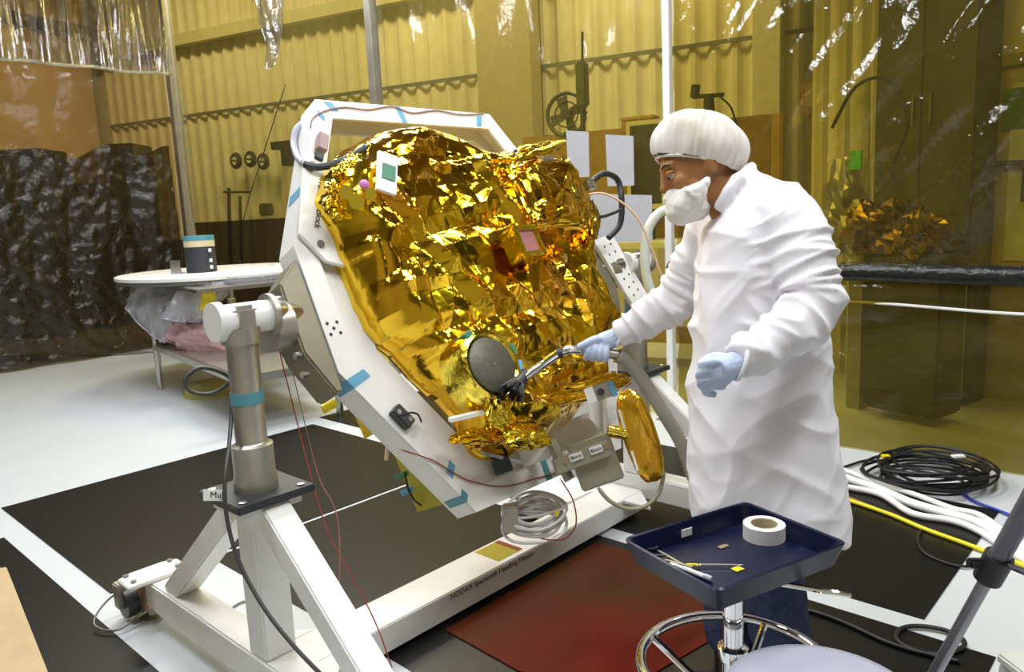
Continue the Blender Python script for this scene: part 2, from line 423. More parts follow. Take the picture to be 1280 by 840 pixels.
# left wall, tan, closing the hall
wl0 = wallp(-5.3); wl1 = wallp(-5.3, 0, 15)
MB().box((wl0+wl1)/2+ez*3.5, (0.1, 15, 7), (dW, nW, ez)).build('wall_left', M_tan, kind='structure')
MB().bar(wallp(-5.2, 5.0, 0.0), wallp(-5.2, 5.0, 13), 0.10, 0.22, up=ez).build('trim_3', M_dark, kind='structure')

# partition with a door on the right
q0 = onz(1207, 493); q1 = onz(1280, 505)
dQ = (q1-q0)/np.linalg.norm(q1-q0); nQ = np.array([dQ[1], -dQ[0], 0.0])
if nQ[1] > 0: nQ = -nQ
def qp(s, z=0.0, off=0.0): return q0 + dQ*s + ez*z + nQ*off
def onq(x, y, off=0.0):
    p = onplane(x, y, q0+nQ*off, nQ)-q0; return float(p@dQ), float(p[2])
sL = onq(1010, 400)[0]
wr = MB().box(qp((sL+4)/2, 3.5, -0.1), (4-sL, 0.1, 7.0), (dQ, nQ, ez)).build('wall_right', M_cream, kind='structure')
n_ = 0; fst = None
w_ = 0.5
k = 0
while sL+w_*(k+1) < -0.02:
    if fst is None:
        mb = MB()
        G = [(i*w_/20, 0.035*min(1, max(0, (abs((i*w_/20*5) % 1-0.5)*4-0.6)))) for i in range(21)]
        mb.grid([[qp(sL+t, z, d-0.05) for z in (0.0, 7.0)] for t, d in G])
        mb.grid([[qp(sL+t, z, -0.052) for z in (0.0, 7.0)] for t, d in G])
        fst = mb.build('siding_sheet', M_cream, wr)
    else:
        c = fst.copy(); COL.objects.link(c); c.parent = wr; c.location = V(dQ*w_*k); WORLD[c.name] = WORLD[fst.name]
    k += 1
# door
dz = onq(1228, 88)[1]
door = thing('door_1', qp(0.5, 0, -0.02), None, None); door['kind'] = 'structure'
M_doorp = mat('door_paint', (0.42, 0.36, 0.13), 0.45)
MB().box(qp(0.5, dz/2, -0.02), (0.92, 0.05, dz), (dQ, nQ, ez)).build('door_leaf', M_doorp, door)
for (a, b, w, h) in ((0.02, dz/2, 0.07, dz), (0.98, dz/2, 0.07, dz), (0.5, dz+0.03, 1.03, 0.07)):
    MB().box(qp(a, b, 0.01), (w, 0.09, h), (dQ, nQ, ez)).build('door_frame', mat('door_frame_paint', (0.30, 0.26, 0.10), 0.5), door)
wz0 = onq(1250, 325)[1]; wz1 = dz-0.12
MB().box(qp(0.55, (wz0+wz1)/2, 0.012), (0.68, 0.02, wz1-wz0), (dQ, nQ, ez)).build('window_pane', mat('frosted_pane', (0.55, 0.56, 0.5), 0.25), door)
MB().box(qp(0.24, wz1-0.16, 0.026), (0.16, 0.01, 0.26), (dQ, nQ, ez)).build('notice_plate', mat('green_notice', (0.06, 0.15, 0.03), 0.5), door, label='dark green notice at the top of the pane')
MB().bar(qp(0.12, 1.62, 0.05), qp(0.42, 1.60, 0.05), 0.05, 0.04).build('push_bar', M_dark, door)
MB().cyl(qp(0.33, 1.58, 0.05), qp(0.33, 1.36, 0.05), 0.02).build('handle', M_dark, door)

# dark recess / tall cabinet left of the door
zc0 = onq(1150, 335, .35)[1]; sA = onq(1092, 200, .35)[0]; sB = onq(1218, 200, .35)[0]
cab = thing('storage_cabinet', qp((sA+sB)/2, 0, .2), 'tall dark olive steel cabinet standing left of the door behind the film', 'cabinet')
MB().box(qp((sA+sB)/2, 1.9, 0.20), (sB-sA, 0.30, 3.8), (dQ, nQ, ez)).build('carcass', M_olivedark, cab, bevel=0.01)
for i in range(2):
    w = (sB-sA)/2
    d_ = MB().box(qp(sA+w*(i+.5), 2.35, 0.35), (w-0.02, 0.02, 2.7), (dQ, nQ, ez)).build('cabinet_door', M_olivedark, cab, bevel=0.004)
    MB().cyl(qp(sA+w+(-.06 if i == 0 else .06), 1.9, 0.375), qp(sA+w+(-.06 if i == 0 else .06), 2.1, 0.375), 0.008).build('handle', M_grey, d_)
MB().box(qp((sA+sB)/2, 0.5, 0.35), (sB-sA-0.02, 0.02, 0.9), (dQ, nQ, ez)).build('lower_panel', M_cream, cab, bevel=0.004)

# ------------------------------------------------------------------ floor mats
def floor_mat(a0, a1, b0, b1, label):
    mb = MB().prism([(a0, b0), (a1, b0), (a1, b1), (a0, b1)], lambda a, b, h: L(a, b, h), 0.0, 0.004)
    mb.build('floor_mat', M_mat, label=label, cat='floor mat', group='black mats laid out on the pale floor')
floor_mat(-0.35, 1.60, 1.262, 2.80, 'large black floor mat behind the left stand, reaching to the left edge of the photo')
floor_mat(-2.0, -0.46, 0.2, 2.31, 'black floor mat in the bottom left corner of the photo')
floor_mat(0.07, 1.272, -1.52, 1.235, 'black floor mat under the white cross beam and the rolling tray stand')
floor_mat(1.74, 3.2, 1.5, 2.93, 'black floor mat farthest back, behind the tilting frame')
floor_mat(1.378, 2.57, -1.287, 1.3, 'black floor mat to the right of the person, crossed by the yellow cable')

# ------------------------------------------------------------------ tent posts and film
POSTZ = 6.0
def post(s, r, label, m=M_alu):
    t = thing('tent_post', film(s), label, 'post', 'aluminium posts of the clean tent')
    MB().box(film(s, POSTZ/2), (r*2, r*2, POSTZ), (ex, ey, ez)).build('upright', m, t, bevel=0.004)
    MB().box(film(s, 0.004), (0.16, 0.16, 0.008), (ex, ey, ez)).build('foot_plate', M_alu, t)
s838 = float((onfilm(834, 60)-FB)@ey); s465 = float((onfilm(466, 60)-FB)@ey)
post(s838, 0.024, 'bright slim tent post rising behind the person\'s head', M_white)
post(s465, 0.042, 'grey tent post behind the top bar of the white frame')
post(8.5, 0.055, 'grey corner post of the tent left of the white frame', M_alu)

def film_panel(fn, s0, s1, z0, z1, disp, name, m, label, group='plastic film walls of the clean tent', ds=0.06, dz=0.08):
    ns = max(8, int((s1-s0)/ds)); nz = max(6, int((z1-z0)/dz))
    G = [[fn(s0+(s1-s0)*i/ns, z0+(z1-z0)*j/nz, disp(s0+(s1-s0)*i/ns, z0+(z1-z0)*j/nz)) for j in range(nz+1)] for i in range(ns+1)]
    return MB().grid(G).build(name, m, smooth=True, ang=180, label=label, cat='plastic film', group=group)
def d_back(s, z):
    e = math.sin(s*9+1.3*math.sin(z*1.1))*0.012+math.sin(s*23+z*2)*0.004
    return e+0.05*mnoise.noise(Vector((s*1.4, z*0.8, 3.1)))
def d_tight(s, z):   # stretched diagonally from the upper left
    q = s*1.0+z*0.8
    return 0.035*mnoise.noise(Vector((q*4.5, (s-z)*0.6, 1.7)))+0.012*mnoise.noise(Vector((q*13, (s-z)*1.2, 5.7)))
def d_low(s, z):
    return 0.05*mnoise.noise(Vector((s*1.2, z*6.0, 8.2)))+0.03*mnoise.noise(Vector((s*3.1, z*3.0, 1.2)))
def d_left(s, z):
    return 0.05*mnoise.noise(Vector((s*3.2, z*0.7, 4.4)))+0.025*mnoise.noise(Vector((s*6, z*3, 9.0)))
film_panel(film, s465+0.06, 8.42, 0.03, 5.9, d_back, 'plastic_curtain', F_amber, 'amber film wall between the corner post and the grey post')
film_panel(film, s838+0.05, s465-0.06, 0.03, 5.9, d_back, 'plastic_curtain', F_amber, 'amber film wall behind the gold instrument between two posts')
film_panel(film, -1.6, s838-0.05, 1.06, 5.9, d_tight, 'plastic_curtain', F_mid, 'amber film wall with diagonal creases above the black rail, right of the person', ds=0.03, dz=0.03)
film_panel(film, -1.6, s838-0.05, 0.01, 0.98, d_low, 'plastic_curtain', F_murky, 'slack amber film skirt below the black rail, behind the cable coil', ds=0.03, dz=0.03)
film_panel(lfilm, 0.08, 4.2, 0.02, 5.9, d_left, 'plastic_curtain', F_brown, 'brownish film wall on the left behind the round table')
def lf_dk(s, z, d): return CORN - ex*s + ez*z*(1+.07*mnoise.noise(Vector((s*1.7, 0, 5)))+.02*math.sin(s*9)) - ey*(0.16+d)
def bf_dk(s, z, d): return film(s, z) - ex*(0.05+0.4*d)
def d_dk(s, z): return 0.06*mnoise.noise(Vector((s*4, z*1.0, 14.4)))+0.03*mnoise.noise(Vector((s*11, z*9, 9.9)))
film_panel(lf_dk, 0.2, 4.2, 0.02, 2.35, d_dk, 'dark_plastic_sheet', F_dark, 'dark crinkled plastic sheet along the left film wall behind the round table', ds=0.03, dz=0.04)
film_panel(bf_dk, 5.9, 8.2, 0.02, 1.5, d_dk, 'dark_plastic_sheet', F_dark, 'dark crinkled plastic sheet right of the corner post behind the black cylinder', ds=0.03, dz=0.04)
# gathered clear valance, top left, and a torn flap beside the corner post
def zhem(s): return float(onplane(130, 88, CORN, ey)[2])
ZH = zhem(0)
def d_val(s, z):
    f = 0.5+0.5*(z-ZH)
    return 0.10+0.07*math.sin(s*16+2.2*math.sin(s*5)+0.8*z)+0.04*mnoise.noise(Vector((s*9, z*2.0, 2.0)))+0.05*mnoise.noise(Vector((s*20, z*1.2, 7.0)))
def lf_in(s, z, d): return CORN - ex*s + ez*z - ey*d
film_panel(lf_in, 0.05, 4.2, ZH, 5.9, d_val, 'plastic_valance', F_clear, 'clear gathered plastic hanging in folds at the upper left corner', ds=0.012, dz=0.03)
mb = MB().tube([lf_in(s, ZH+0.01*math.sin(s*9), 0.10+0.03*math.sin(s*7)) for s in np.linspace(0.05, 4.2, 24)], 0.018, 8, 3)
mb.build('hem_roll', mat('hem_plastic', (0.62, 0.58, 0.5), 0.25, var=0.2, nscale=20), smooth=True, label='rolled translucent hem along the bottom of the gathered clear plastic', cat='plastic hem')
def fl_in(s, z, d): return film(s, z) - ex*d
fa = onplane(345, 60, FB, ex); sfl = float((fa-FB)@ey)
def d_flap(s, z): return 0.08+0.09*mnoise.noise(Vector((s*6+z*1.5, z*1.8, 6.6)))+0.05*mnoise.noise(Vector((s*15, z*5, 2.6)))
G = []
for i in range(60):
    u = i/59
    row = []
    for j in range(50):
        w = j/49
        z = 3.0+2.8*w; s = sfl-0.05+(u-0.5)*(0.25+0.95*w)
        row.append(fl_in(s, z, d_flap(s, z)))
    G.append(row)
MB().grid(G).build('plastic_flap', F_clear, smooth=True, ang=180, label='loose clear plastic flap narrowing downward, right of the corner post', cat='plastic film')
# black padded rail
rl = onfilm(1150, 341)
mb = MB().tube([fl_in(s, float(rl[2])+0.004*math.sin(s*5), 0.05) for s in np.linspace(-1.6, s838-0.03, 30)], 0.052, 14, 2)
mb.build('padded_rail', mat('black_wrap', (0.012, 0.012, 0.012), 0.22, bump=0.6, bscale=25), smooth=True, label='thick black plastic wrapped rail across the film at the right', cat='rail')
rz = float(onfilm(1150, 383)[2])
MB().tube([fl_in(s, rz+0.012*math.sin(s*4+0.3), 0.03) for s in np.linspace(-1.6, s838, 20)], 0.008, 8, 3).build('clear_hose', M_whitecable, smooth=True, label='thin pale hose strung along the film below the black rail', cat='hose')

# ------------------------------------------------------------------ things in the hall behind the film
def wbox(x0, x1, y0, y1, off, depth):
    """box on the back wall spanning a pixel rectangle, front face at 'off' in front of the wall"""
    xm, ym = (x0+x1)/2, (y0+y1)/2
    a = onwall(x0, ym, off)[0]; b = onwall(x1, ym, off)[0]; c = onwall(xm, y1, off)[1]; d = onwall(xm, y0, off)[1]
    return a, b, c, d
def wallbox(mb, a, b, c, d, off, depth): return mb.box(wallp((a+b)/2, (c+d)/2, off-depth/2), (b-a, depth, d-c), (dW, nW, ez))

a, b, c, d = wbox(595, 664, 0, 150, 0.3, .3)
t = thing('steel_column', wallp((a+b)/2, 0, .2), 'wide brownish building column behind the top right of the white frame', 'column')
M_colb = mat('column_paint', (0.40, 0.34, 0.20), 0.6)
wallbox(MB(), a, b, 0, 7, 0.3, 0.3).build('shaft', M_colb, t, bevel=0.01); wallbox(MB(), a-.08, b+.08, 0, .06, 0.36, .4).build('base_plate', M_colb, t)
a, b, c, d = wbox(940, 976, 0, 140, 0.4, .3)
t = thing('steel_column', wallp((a+b)/2, 0, .3), 'narrow cream building column just right of the person\'s cap', 'column')
wallbox(MB(), a, b, 0, 7, 0.4, 0.3).build('shaft', mat('cream_column', (0.75, 0.70, 0.52), 0.5), t, bevel=0.01); wallbox(MB(), a-.06, b+.06, 0, .06, 0.44, .4).build('base_plate', M_cream, t)
a, b, c, d = wbox(936, 975, 143, 262, 0.7, .04)
t = thing('notice_board', wallp((a+b)/2, c, .7), 'ochre wooden board behind the person\'s neck', 'board')
wallbox(MB(), a, b, c, d, 0.7, 0.04).build('panel', M_ochre, t, bevel=0.005); wallbox(MB(), a-.03, a, c, d, .71, .06).build('frame_strip', M_brown, t); wallbox(MB(), b, b+.03, c, d, .71, .06).build('frame_strip', M_brown, t)
wallbox(MB(), a, a+.06, 0, c, .68, .05).build('leg', M_brown, t); wallbox(MB(), b-.06, b, 0, c, .68, .05).build('leg', M_brown, t)
a, b, c, d = wbox(1000, 1034, 98, 140, 0.9, .3)
t = thing('switch_box', wallp((a+b)/2, c, .9), 'brown switch box on a post right of the ochre board', 'switch box')
wallbox(MB(), a, b, c, d, 0.9, 0.2).build('box', M_brown, t, bevel=0.01); wallbox(MB(), a+.05, b-.05, c+.05, d-.05, .92, .03).build('cover', M_colb, t, bevel=0.005)
wallbox(MB(), (a+b)/2-.05, (a+b)/2+.05, 0, c, 0.85, 0.1).build('post', M_brown, t)

# bench with back panel, papers pinned to it
OFFB = 2.6
a, b, c, d = wbox(655, 835, 163, 300, OFFB, .05)
t = thing('workbench', wallp((a+b)/2, 0, OFFB), 'brown workbench with tall back panel behind the gold instrument', 'workbench')
wallbox(MB(), a, b+.9, c, d, OFFB-.02, 0.05).build('back_panel', M_brown, t)
wallbox(MB(), a, b+.9, c-.06, c, OFFB+.7, 0.75).build('worktop', M_paper, t, bevel=0.006)
for s in (a+.05, b+.85):
    for o_ in (OFFB+.62, OFFB+.05): wallbox(MB(), s-.03, s+.03, 0, c-.06, o_, 0.06).build('leg', M_alu, t)
wallbox(MB(), a, b+.9, 0.25, 0.30, OFFB+.6, 0.6).build('lower_shelf', M_brown, t)
for (x0, x1, y0, y1, lb) in ((708, 737, 163, 222, 'narrow paper sheet hung on the film just right of the foil box'), (757, 793, 168, 233, 'white paper sheet hung on the film near the person\'s face'), (738, 816, 242, 303, 'wide grey sheet hung low on the film behind the black looped cable')):
    P4 = [onplane(x, y, FB-ex*.09, ex) for x, y in ((x0+3, y1), (x1, y1-1), (x1-1, y0+2), (x0, y0))]
    MB().box8([p for p in P4]+[p-ex*.004 for p in P4]).build('paper_sheet', M_sheet, label=lb, cat='paper', group='papers hung on the tent film')
pa, pb, pc, pd = wbox(783, 832, 150, 262, OFFB+.25, .01)
t = thing('monitor', wallp((pa+pb)/2, pc, OFFB+.2), 'dark screen in a pale bezel directly behind the masked face', 'monitor')
wallbox(MB(), pa, pb, pc, pd, OFFB+.25, 0.08).build('bezel', M_cream, t, bevel=0.008); wallbox(MB(), pa+.04, pb-.04, pc+.05, pd-.04, OFFB+.255, 0.02).build('screen', M_blackcab, t)
wallbox(MB(), (pa+pb)/2-.05, (pa+pb)/2+.05, c, pc, OFFB+.2, 0.05).build('stand', M_dark, t)
# fan, lamp, microscope on the shelf edge of the panel
zs = d
def wpt(x, y, off): s, z = onwall(x, y, off); return wallp(s, z, off)
p = wpt(708, 143, OFFB); t = thing('desk_fan', wpt(708, 164, OFFB), 'round dark fan standing on top of the brown bench panel', 'fan')
ring_ = [p+dW*0.2*math.cos(k*math.pi/12)+ez*0.2*math.sin(k*math.pi/12) for k in range(24)]
MB().tube(ring_, 0.02, 6, 1, True).build('guard_ring', M_dark, t, smooth=True)
MB().tube([p+(q-p)*0.6 for q in ring_], 0.008, 6, 1, True).build('guard_ring', M_dark, t, smooth=True)
for k in range(4):
    an = k*math.pi/2+.4; u_ = dW*math.cos(an)+ez*math.sin(an); w_ = -dW*math.sin(an)+ez*math.cos(an)
    MB().prism([(0.03, -.03), (0.17, -.07), (0.18, .04), (0.05, .04)], lambda x, y, h: p+u_*x+w_*y+nW*(h-0.02+y*.2), 0, 0.01).build('blade', M_olivedark, t)
MB().cyl(p-nW*0.1, p+nW*0.04, 0.05).build('hub', M_dark, t); MB().cyl(wpt(708, 165, OFFB), p-ez*.2, 0.03).build('stand', M_dark, t)
t = thing('task_lamp', wpt(729, 164, OFFB), 'upright dark lamp bar beside the round fan', 'lamp')
MB().cyl(wpt(729, 164, OFFB), wpt(728, 130, OFFB), 0.025).build('stem', M_dark, t); MB().box(wpt(728, 106, OFFB), (0.11, 0.1, 0.42), (dW, nW, ez)).build('lamp_head', M_olivedark, t, bevel=0.02); MB().cyl(wpt(728, 80, OFFB), wpt(728, 40, OFFB), 0.012).build('rod', M_dark, t)
t = thing('microscope', wpt(885, 166, OFFB), 'small dark boom microscope behind the top of the cap', 'microscope')
MB().cyl(wpt(887, 166, OFFB), wpt(886, 118, OFFB), 0.06, 0.045).build('column', M_olivedark, t); MB().cyl(wpt(866, 121, OFFB), wpt(905, 118, OFFB), 0.02).build('boom', M_dark, t)
MB().cyl(wpt(868, 122, OFFB), wpt(870, 106, OFFB), 0.04).build('eyepiece', M_dark, t); MB().tube([wpt(900, 121, OFFB), wpt(914, 135, OFFB), wpt(922, 164, OFFB)], 0.01, 6).build('cord', M_dark, t)
t = thing('equipment_crate', wpt(805, 164, OFFB), 'small brown crate on the bench panel left of the cap', 'crate')
p = wpt(800, 158, OFFB); MB().box(p, (0.3, 0.2, 0.12), (dW, nW, ez)).build('body', M_brown, t, bevel=.01); MB().box(p+ez*.07, (0.32, 0.22, 0.03), (dW, nW, ez)).build('lid', M_ochre, t, bevel=.006)
# coiled hoses on the wall, left
for i, (x, y) in enumerate(((295, 201), (313, 199), (329, 202))):
    t = thing('hose_coil', wpt(x, y, .15), ('leftmost', 'middle', 'rightmost')[i]+' of three dark hose coils hung on the corrugated wall', 'hose', 'hose coils on the back wall')
    p = wpt(x, y, .1)
    for j in range(3):
        r = 0.12-.02*j; MB().tube([p+nW*.02*j+dW*r*math.cos(k*math.pi/10)+ez*r*math.sin(k*math.pi/10) for k in range(20)], 0.016, 6, 1, True).build('loop', M_dark, t, smooth=True)
    MB().cyl(p-nW*.1, p+nW*.08, .02).build('peg', M_grey, t)
# small valves and pipes on the wall, left of the frame
t = thing('pipe_valve', wpt(300, 290, .1), 'dark pipe and valve fitting low on the corrugated wall left of the frame', 'valve')
MB().cyl(wpt(288, 330, .12), wpt(286, 235, .12), .03).build('pipe', M_olivedark, t); MB().cyl(wpt(302, 330, .12), wpt(300, 245, .12), .025).build('pipe', M_olivedark, t)
MB().box(wpt(333, 262, .12), (.22, .16, .2), (dW, nW, ez)).build('valve_body', M_olivedark, t, bevel=.03); MB().cyl(wpt(280, 240, .14), wpt(312, 240, .14), .02).build('pipe', M_olivedark, t)
MB().tube([wpt(357, 105, .1), wpt(333, 180, .12), wpt(312, 245, .12), wpt(298, 300, .12)], .008, 6).build('cord', M_dark, t)
t = thing('display_shelf', wpt(362, 180, .4), 'thin dark shelf on the wall just left of the white frame', 'shelf')
a, b, c, d = wbox(338, 385, 175, 185, .4, .4); wallbox(MB(), a, b, c, d, .4, .4).build('board', M_blackcab, t); wallbox(MB(), a+.1, a+.15, c-.25, c, .3, .3).build('bracket', M_dark, t)
wallbox(MB(), b-.15, b-.1, c-.25, c, .3, .3).build('bracket', M_dark, t)
a, b, c, d = wbox(340, 700, 320, 420, 1.2, .6)
t = thing('low_cabinet', wallp((a+b)/2, 0, .9), 'long dark low cabinet against the corrugated wall', 'cabinet')
wallbox(MB(), a-1.2, b, 0, c+.9, 1.2, .6).build('carcass', M_olivedark, t)
n_ = 6
for k in range(n_):
    w = (b-a+1.2)/n_; dd = wallbox(MB(), a-1.2+w*k+.01, a-1.2+w*(k+1)-.01, .06, c+.86, 1.22, .02).build('cabinet_door', M_brown, t, bevel=.004)
    q = wallp(a-1.2+w*(k+.85), c+.5, 1.24); MB().cyl(q, q+ez*.12, .01).build('handle', M_grey, dd)
# dark racks behind the left film
def lrack(x0, x1, y0, depth, label, m):
    xm = (x0+x1)/2; p0 = px(x0, 300, depth); p1 = px(x1, 300, depth); z = px(xm, y0, depth)[2]
    u_ = (p1-p0); u_[2] = 0; w = np.linalg.norm(u_); u_ /= w; v_ = np.array([-u_[1], u_[0], 0]); c_ = (p0+p1)/2
    t = thing('equipment_rack', (c_[0], c_[1], 0), label, 'rack', 'dark racks behind the left film')
    cc = np.array([c_[0], c_[1], 0])
    MB().box(cc+ez*z/2, (w, .7, z), (u_, v_, ez)).build('cabinet', m, t, bevel=.02)
    for k in range(4): MB().box(cc+ez*(z*(k+.5)/4)-v_*.355, (w*.88, .02, z/4*.8), (u_, v_, ez)).build('front_panel', M_blackcab, t, bevel=.006)
lrack(-60, 82, 192, 11.0, 'widest dark equipment rack at the left edge behind the film', M_blackcab)
lrack(90, 143, 230, 11.6, 'short dark equipment rack between the wide and the tall rack', M_blackcab)
lrack(160, 192, 183, 12.5, 'tall narrow dark equipment rack left of the corner post', M_blackcab)
lrack(200, 250, 300, 12.3, 'lowest dark rack beside the corner post', M_olivedark)

# gold covered apparatus seen through the film at the right
t = thing('foil_apparatus', qp(onq(1110, 300, .9)[0], 0, .9), 'dim foil wrapped apparatus behind the film, right of the person\'s shoulder', 'apparatus')
def blob(name, c, r, m, parent, sd, amp=.35, n=26, mm=16):
    P = []; F = []
    for i in range(mm+1):
        th = min(max(math.pi*i/mm, .03), math.pi-.03)
        for k_ in range(n):
            a_ = 2*math.pi*k_/n; x_, y_ = a_/2, th/2
            rr = 1+amp*float(facet(np.array([math.cos(a_)*math.sin(th)]), np.array([math.cos(th)+math.sin(a_)*math.sin(th)*.7]), .35, sd)[0])
            P.append(np.array(c)+rr*np.array([r[0]*math.sin(th)*math.cos(a_), r[1]*math.sin(th)*math.sin(a_), r[2]*math.cos(th)]))
    for i in range(mm):
        for k_ in range(n): F.append((i*n+k_, (i+1)*n+k_, (i+1)*n+(k_+1) % n, i*n+(k_+1) % n))
    return MB().add(P, F).build(name, m, parent)
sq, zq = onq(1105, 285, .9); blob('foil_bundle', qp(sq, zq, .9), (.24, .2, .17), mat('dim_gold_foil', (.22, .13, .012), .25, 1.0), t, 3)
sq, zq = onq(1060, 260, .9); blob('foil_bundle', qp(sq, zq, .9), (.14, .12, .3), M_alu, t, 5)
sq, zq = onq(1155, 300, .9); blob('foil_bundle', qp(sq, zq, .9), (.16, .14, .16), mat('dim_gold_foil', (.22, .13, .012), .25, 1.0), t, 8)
sq, zq = onq(1070, 200, 1.0); MB().box(qp(sq, zq, 1.0), (.08, .02, .12), (dQ, nQ, ez)).build('green_tag', mat('green_tag', (.1, .5, .05), .5), t)
sq, zq = onq(1070, 330, .9); MB().box(qp(sq, zq/2, .85), (.1, .1, zq), (dQ, nQ, ez)).build('stand', M_alu, t)
sq2, zq2 = onq(1070, 100, .9); MB().cyl(qp(sq, zq, .85), qp(sq2, zq2, .85), .06).build('mast', mat('pale_mast', (.5, .48, .36), .5), t)
sq2, zq2 = onq(1140, 305, .9); MB().box(qp(sq2, zq2/2, .85), (.5, .3, zq2-.12), (dQ, nQ, ez)).build('pedestal', M_olivedark, t, bevel=.02)
cpts = [qp(*onq(x, y, 1.0), 1.0) for x, y in ((1040, 160), (1070, 108), (1110, 100), (1135, 150), (1115, 215), (1135, 260))]
MB().tube(cpts, .012, 6).build('cord', M_black, t)

# ================================================================== handling fixture (stands, beam)
XL, XR = -0.30, 1.66; YB = 0.06
fx = thing('handling_fixture', L(0.66, YB, 0), 'white welded handling fixture with two A-frame stands joined by a cross beam', 'fixture')
A3 = (ex, ey, ez)
def stand(X, sgn):
    BH = 0.11; z0 = 0.075
    MB().box(L(X, YB, z0+BH/2), (0.11, 1.62, BH), A3).build('base_rail', M_white, fx, bevel=0.006)
    for sg in (-1, 1):
        MB().bar(L(X, YB+sg*0.64, z0+BH-.01), L(X, YB+sg*0.06, 0.655), 0.075, 0.085, up=ex).build('diagonal_leg', M_white, fx, bevel=0.005)
        # gusset plate standing on the rail and outrigger plate with holes
        pl = MB().prism([(-.11, -.075), (.11, -.075), (.11, .075), (.06, .105), (-.06, .105), (-.11, .075)], lambda a, b, h: L(X+a-0.02*sgn, YB+sg*(0.80+b*.7), h), z0+BH+.001, z0+BH+.016).build('outrigger_plate', M_white, fx, bevel=0.003)
        for a_, b_ in ((-.08, .05), (.08, .05), (-.08, -.02), (.08, -.02)):
            q = L(X+a_-0.02*sgn, YB+sg*(0.80+b_), z0+BH+.016); MB().cyl(q, q+ez*.007, .010, n=10).build('bolt', M_grey, pl)
        # levelling block and foot
        q = L(X-0.1*sgn*0+.0, YB+sg*0.86, 0)
        MB().box(q+ez*.11-ex*.02, (0.07, 0.07, 0.13), A3).build('levelling_block', M_brass, fx, bevel=.006)
        MB().lathe([(.045, 0), (.045, .012), (.018, .02), (.014, .05)], q-ex*.02, n=16).build('levelling_foot', M_alu, fx, smooth=True)
    MB().box(L(X, YB, (0.655+z0+BH)/2), (0.10, 0.10, 0.655-z0-BH), A3).build('upright_tube', M_white, fx, bevel=0.006)
    MB().box(L(X, YB, 0.66), (0.19, 0.17, 0.03), A3).build('top_pad', M_white, fx, bevel=.004)
    p = MB().box(L(X, YB, 0.687), (0.24, 0.235, 0.022), A3).build('post_plate', M_dark, fx, bevel=.003, label='black bolted plate under the round post')
    for a_ in (-.09, .09):
        for b_ in (-.09, .09): MB().lathe([(.012, 0), (.012, .004), (.006, .006)], L(X+a_, YB+b_, .698), n=12).build('bolt', M_steel, p)
    MB().lathe([(.062, 0), (.062, .03), (.058, .05), (.058, .13), (.048, .135), (.044, .14), (.044, .42), (.055, .425), (.055, .47)], L(X, YB, .698), n=28).build('round_post', M_alu, fx, smooth=True)
    MB().lathe([(.0455, 0), (.0455, .035)], L(X, YB, .95), n=28).build('tape_band', M_teal, fx, smooth=True)
    # bearing head
    MB().box(L(X, YB, AXZ-0.01), (0.07, 0.10, 0.10), A3).build('bearing_block', M_alu, fx, bevel=.012)
    MB().cyl(L(X-.055, YB, AXZ), L(X+.085, YB, AXZ), .045, n=24).build('bearing_housing', M_white, fx, smooth=True)
    MB().cyl(L(X-.078, YB, AXZ), L(X-.055, YB, AXZ), .055, n=24).build('bearing_cap', M_white, fx, smooth=True)
    MB().cyl(L(X+.085, YB, AXZ), L(X+.10, YB, AXZ), .062, n=24).build('bearing_cap', M_alu, fx, smooth=True)
stand(XL, 1); stand(XR, -1)
BT = 0.118; BB = 0.02
beam = MB().box(L((XL+XR)/2, 0.085, (BT+BB)/2), (XR-XL-0.12, 0.175, BT-BB), A3).build('cross_beam', M_white, fx, bevel=.004)
for xx in (XL+.12, XR-.16):
    for sg in (-1, 1):
        y0 = .085+sg*.0875
        MB().prism([(xx-.06, y0), (xx+.09, y0), (xx-.06, y0+sg*.15)], lambda a, b, h: L(a, b, h), BT-.012, BT).build('corner_gusset', M_white, beam)
text('NODAX Spacecraft Handling Fixture', 0.03, L(0.585, -0.0035, 0.096), ex, ez, M_ink, beam, label='black stencilled lettering')
MB().box(L(0.70, 0.09, BT+.001), (.12, .13, .002), A3).build('name_plate', M_olive, beam, label='olive plate on the beam top')
MB().box(L(0.765, 0.09, BT+.002), (.025, .13, .002), A3).build('red_strip', M_red, beam)
# octagonal gusset box at the right end of the beam
MB().prism([(1.28, .18), (1.56, .18), (1.56, .42), (1.48, .50), (1.28, .50), (1.20, .42), (1.20, .26)], lambda a, b, h: L(a, b, h), .03, .12).build('end_gusset', M_white, fx, bevel=.004)
# tag hanging from the left plate
tg = MB().box(px(268, 619, 2.085), (.060, .003, .03), (cr, cw, cu)).build('cable_tag', M_label, fx)
text('MuJ', .024, px(271, 619, 2.0825), cr, cu, M_ink, tg)

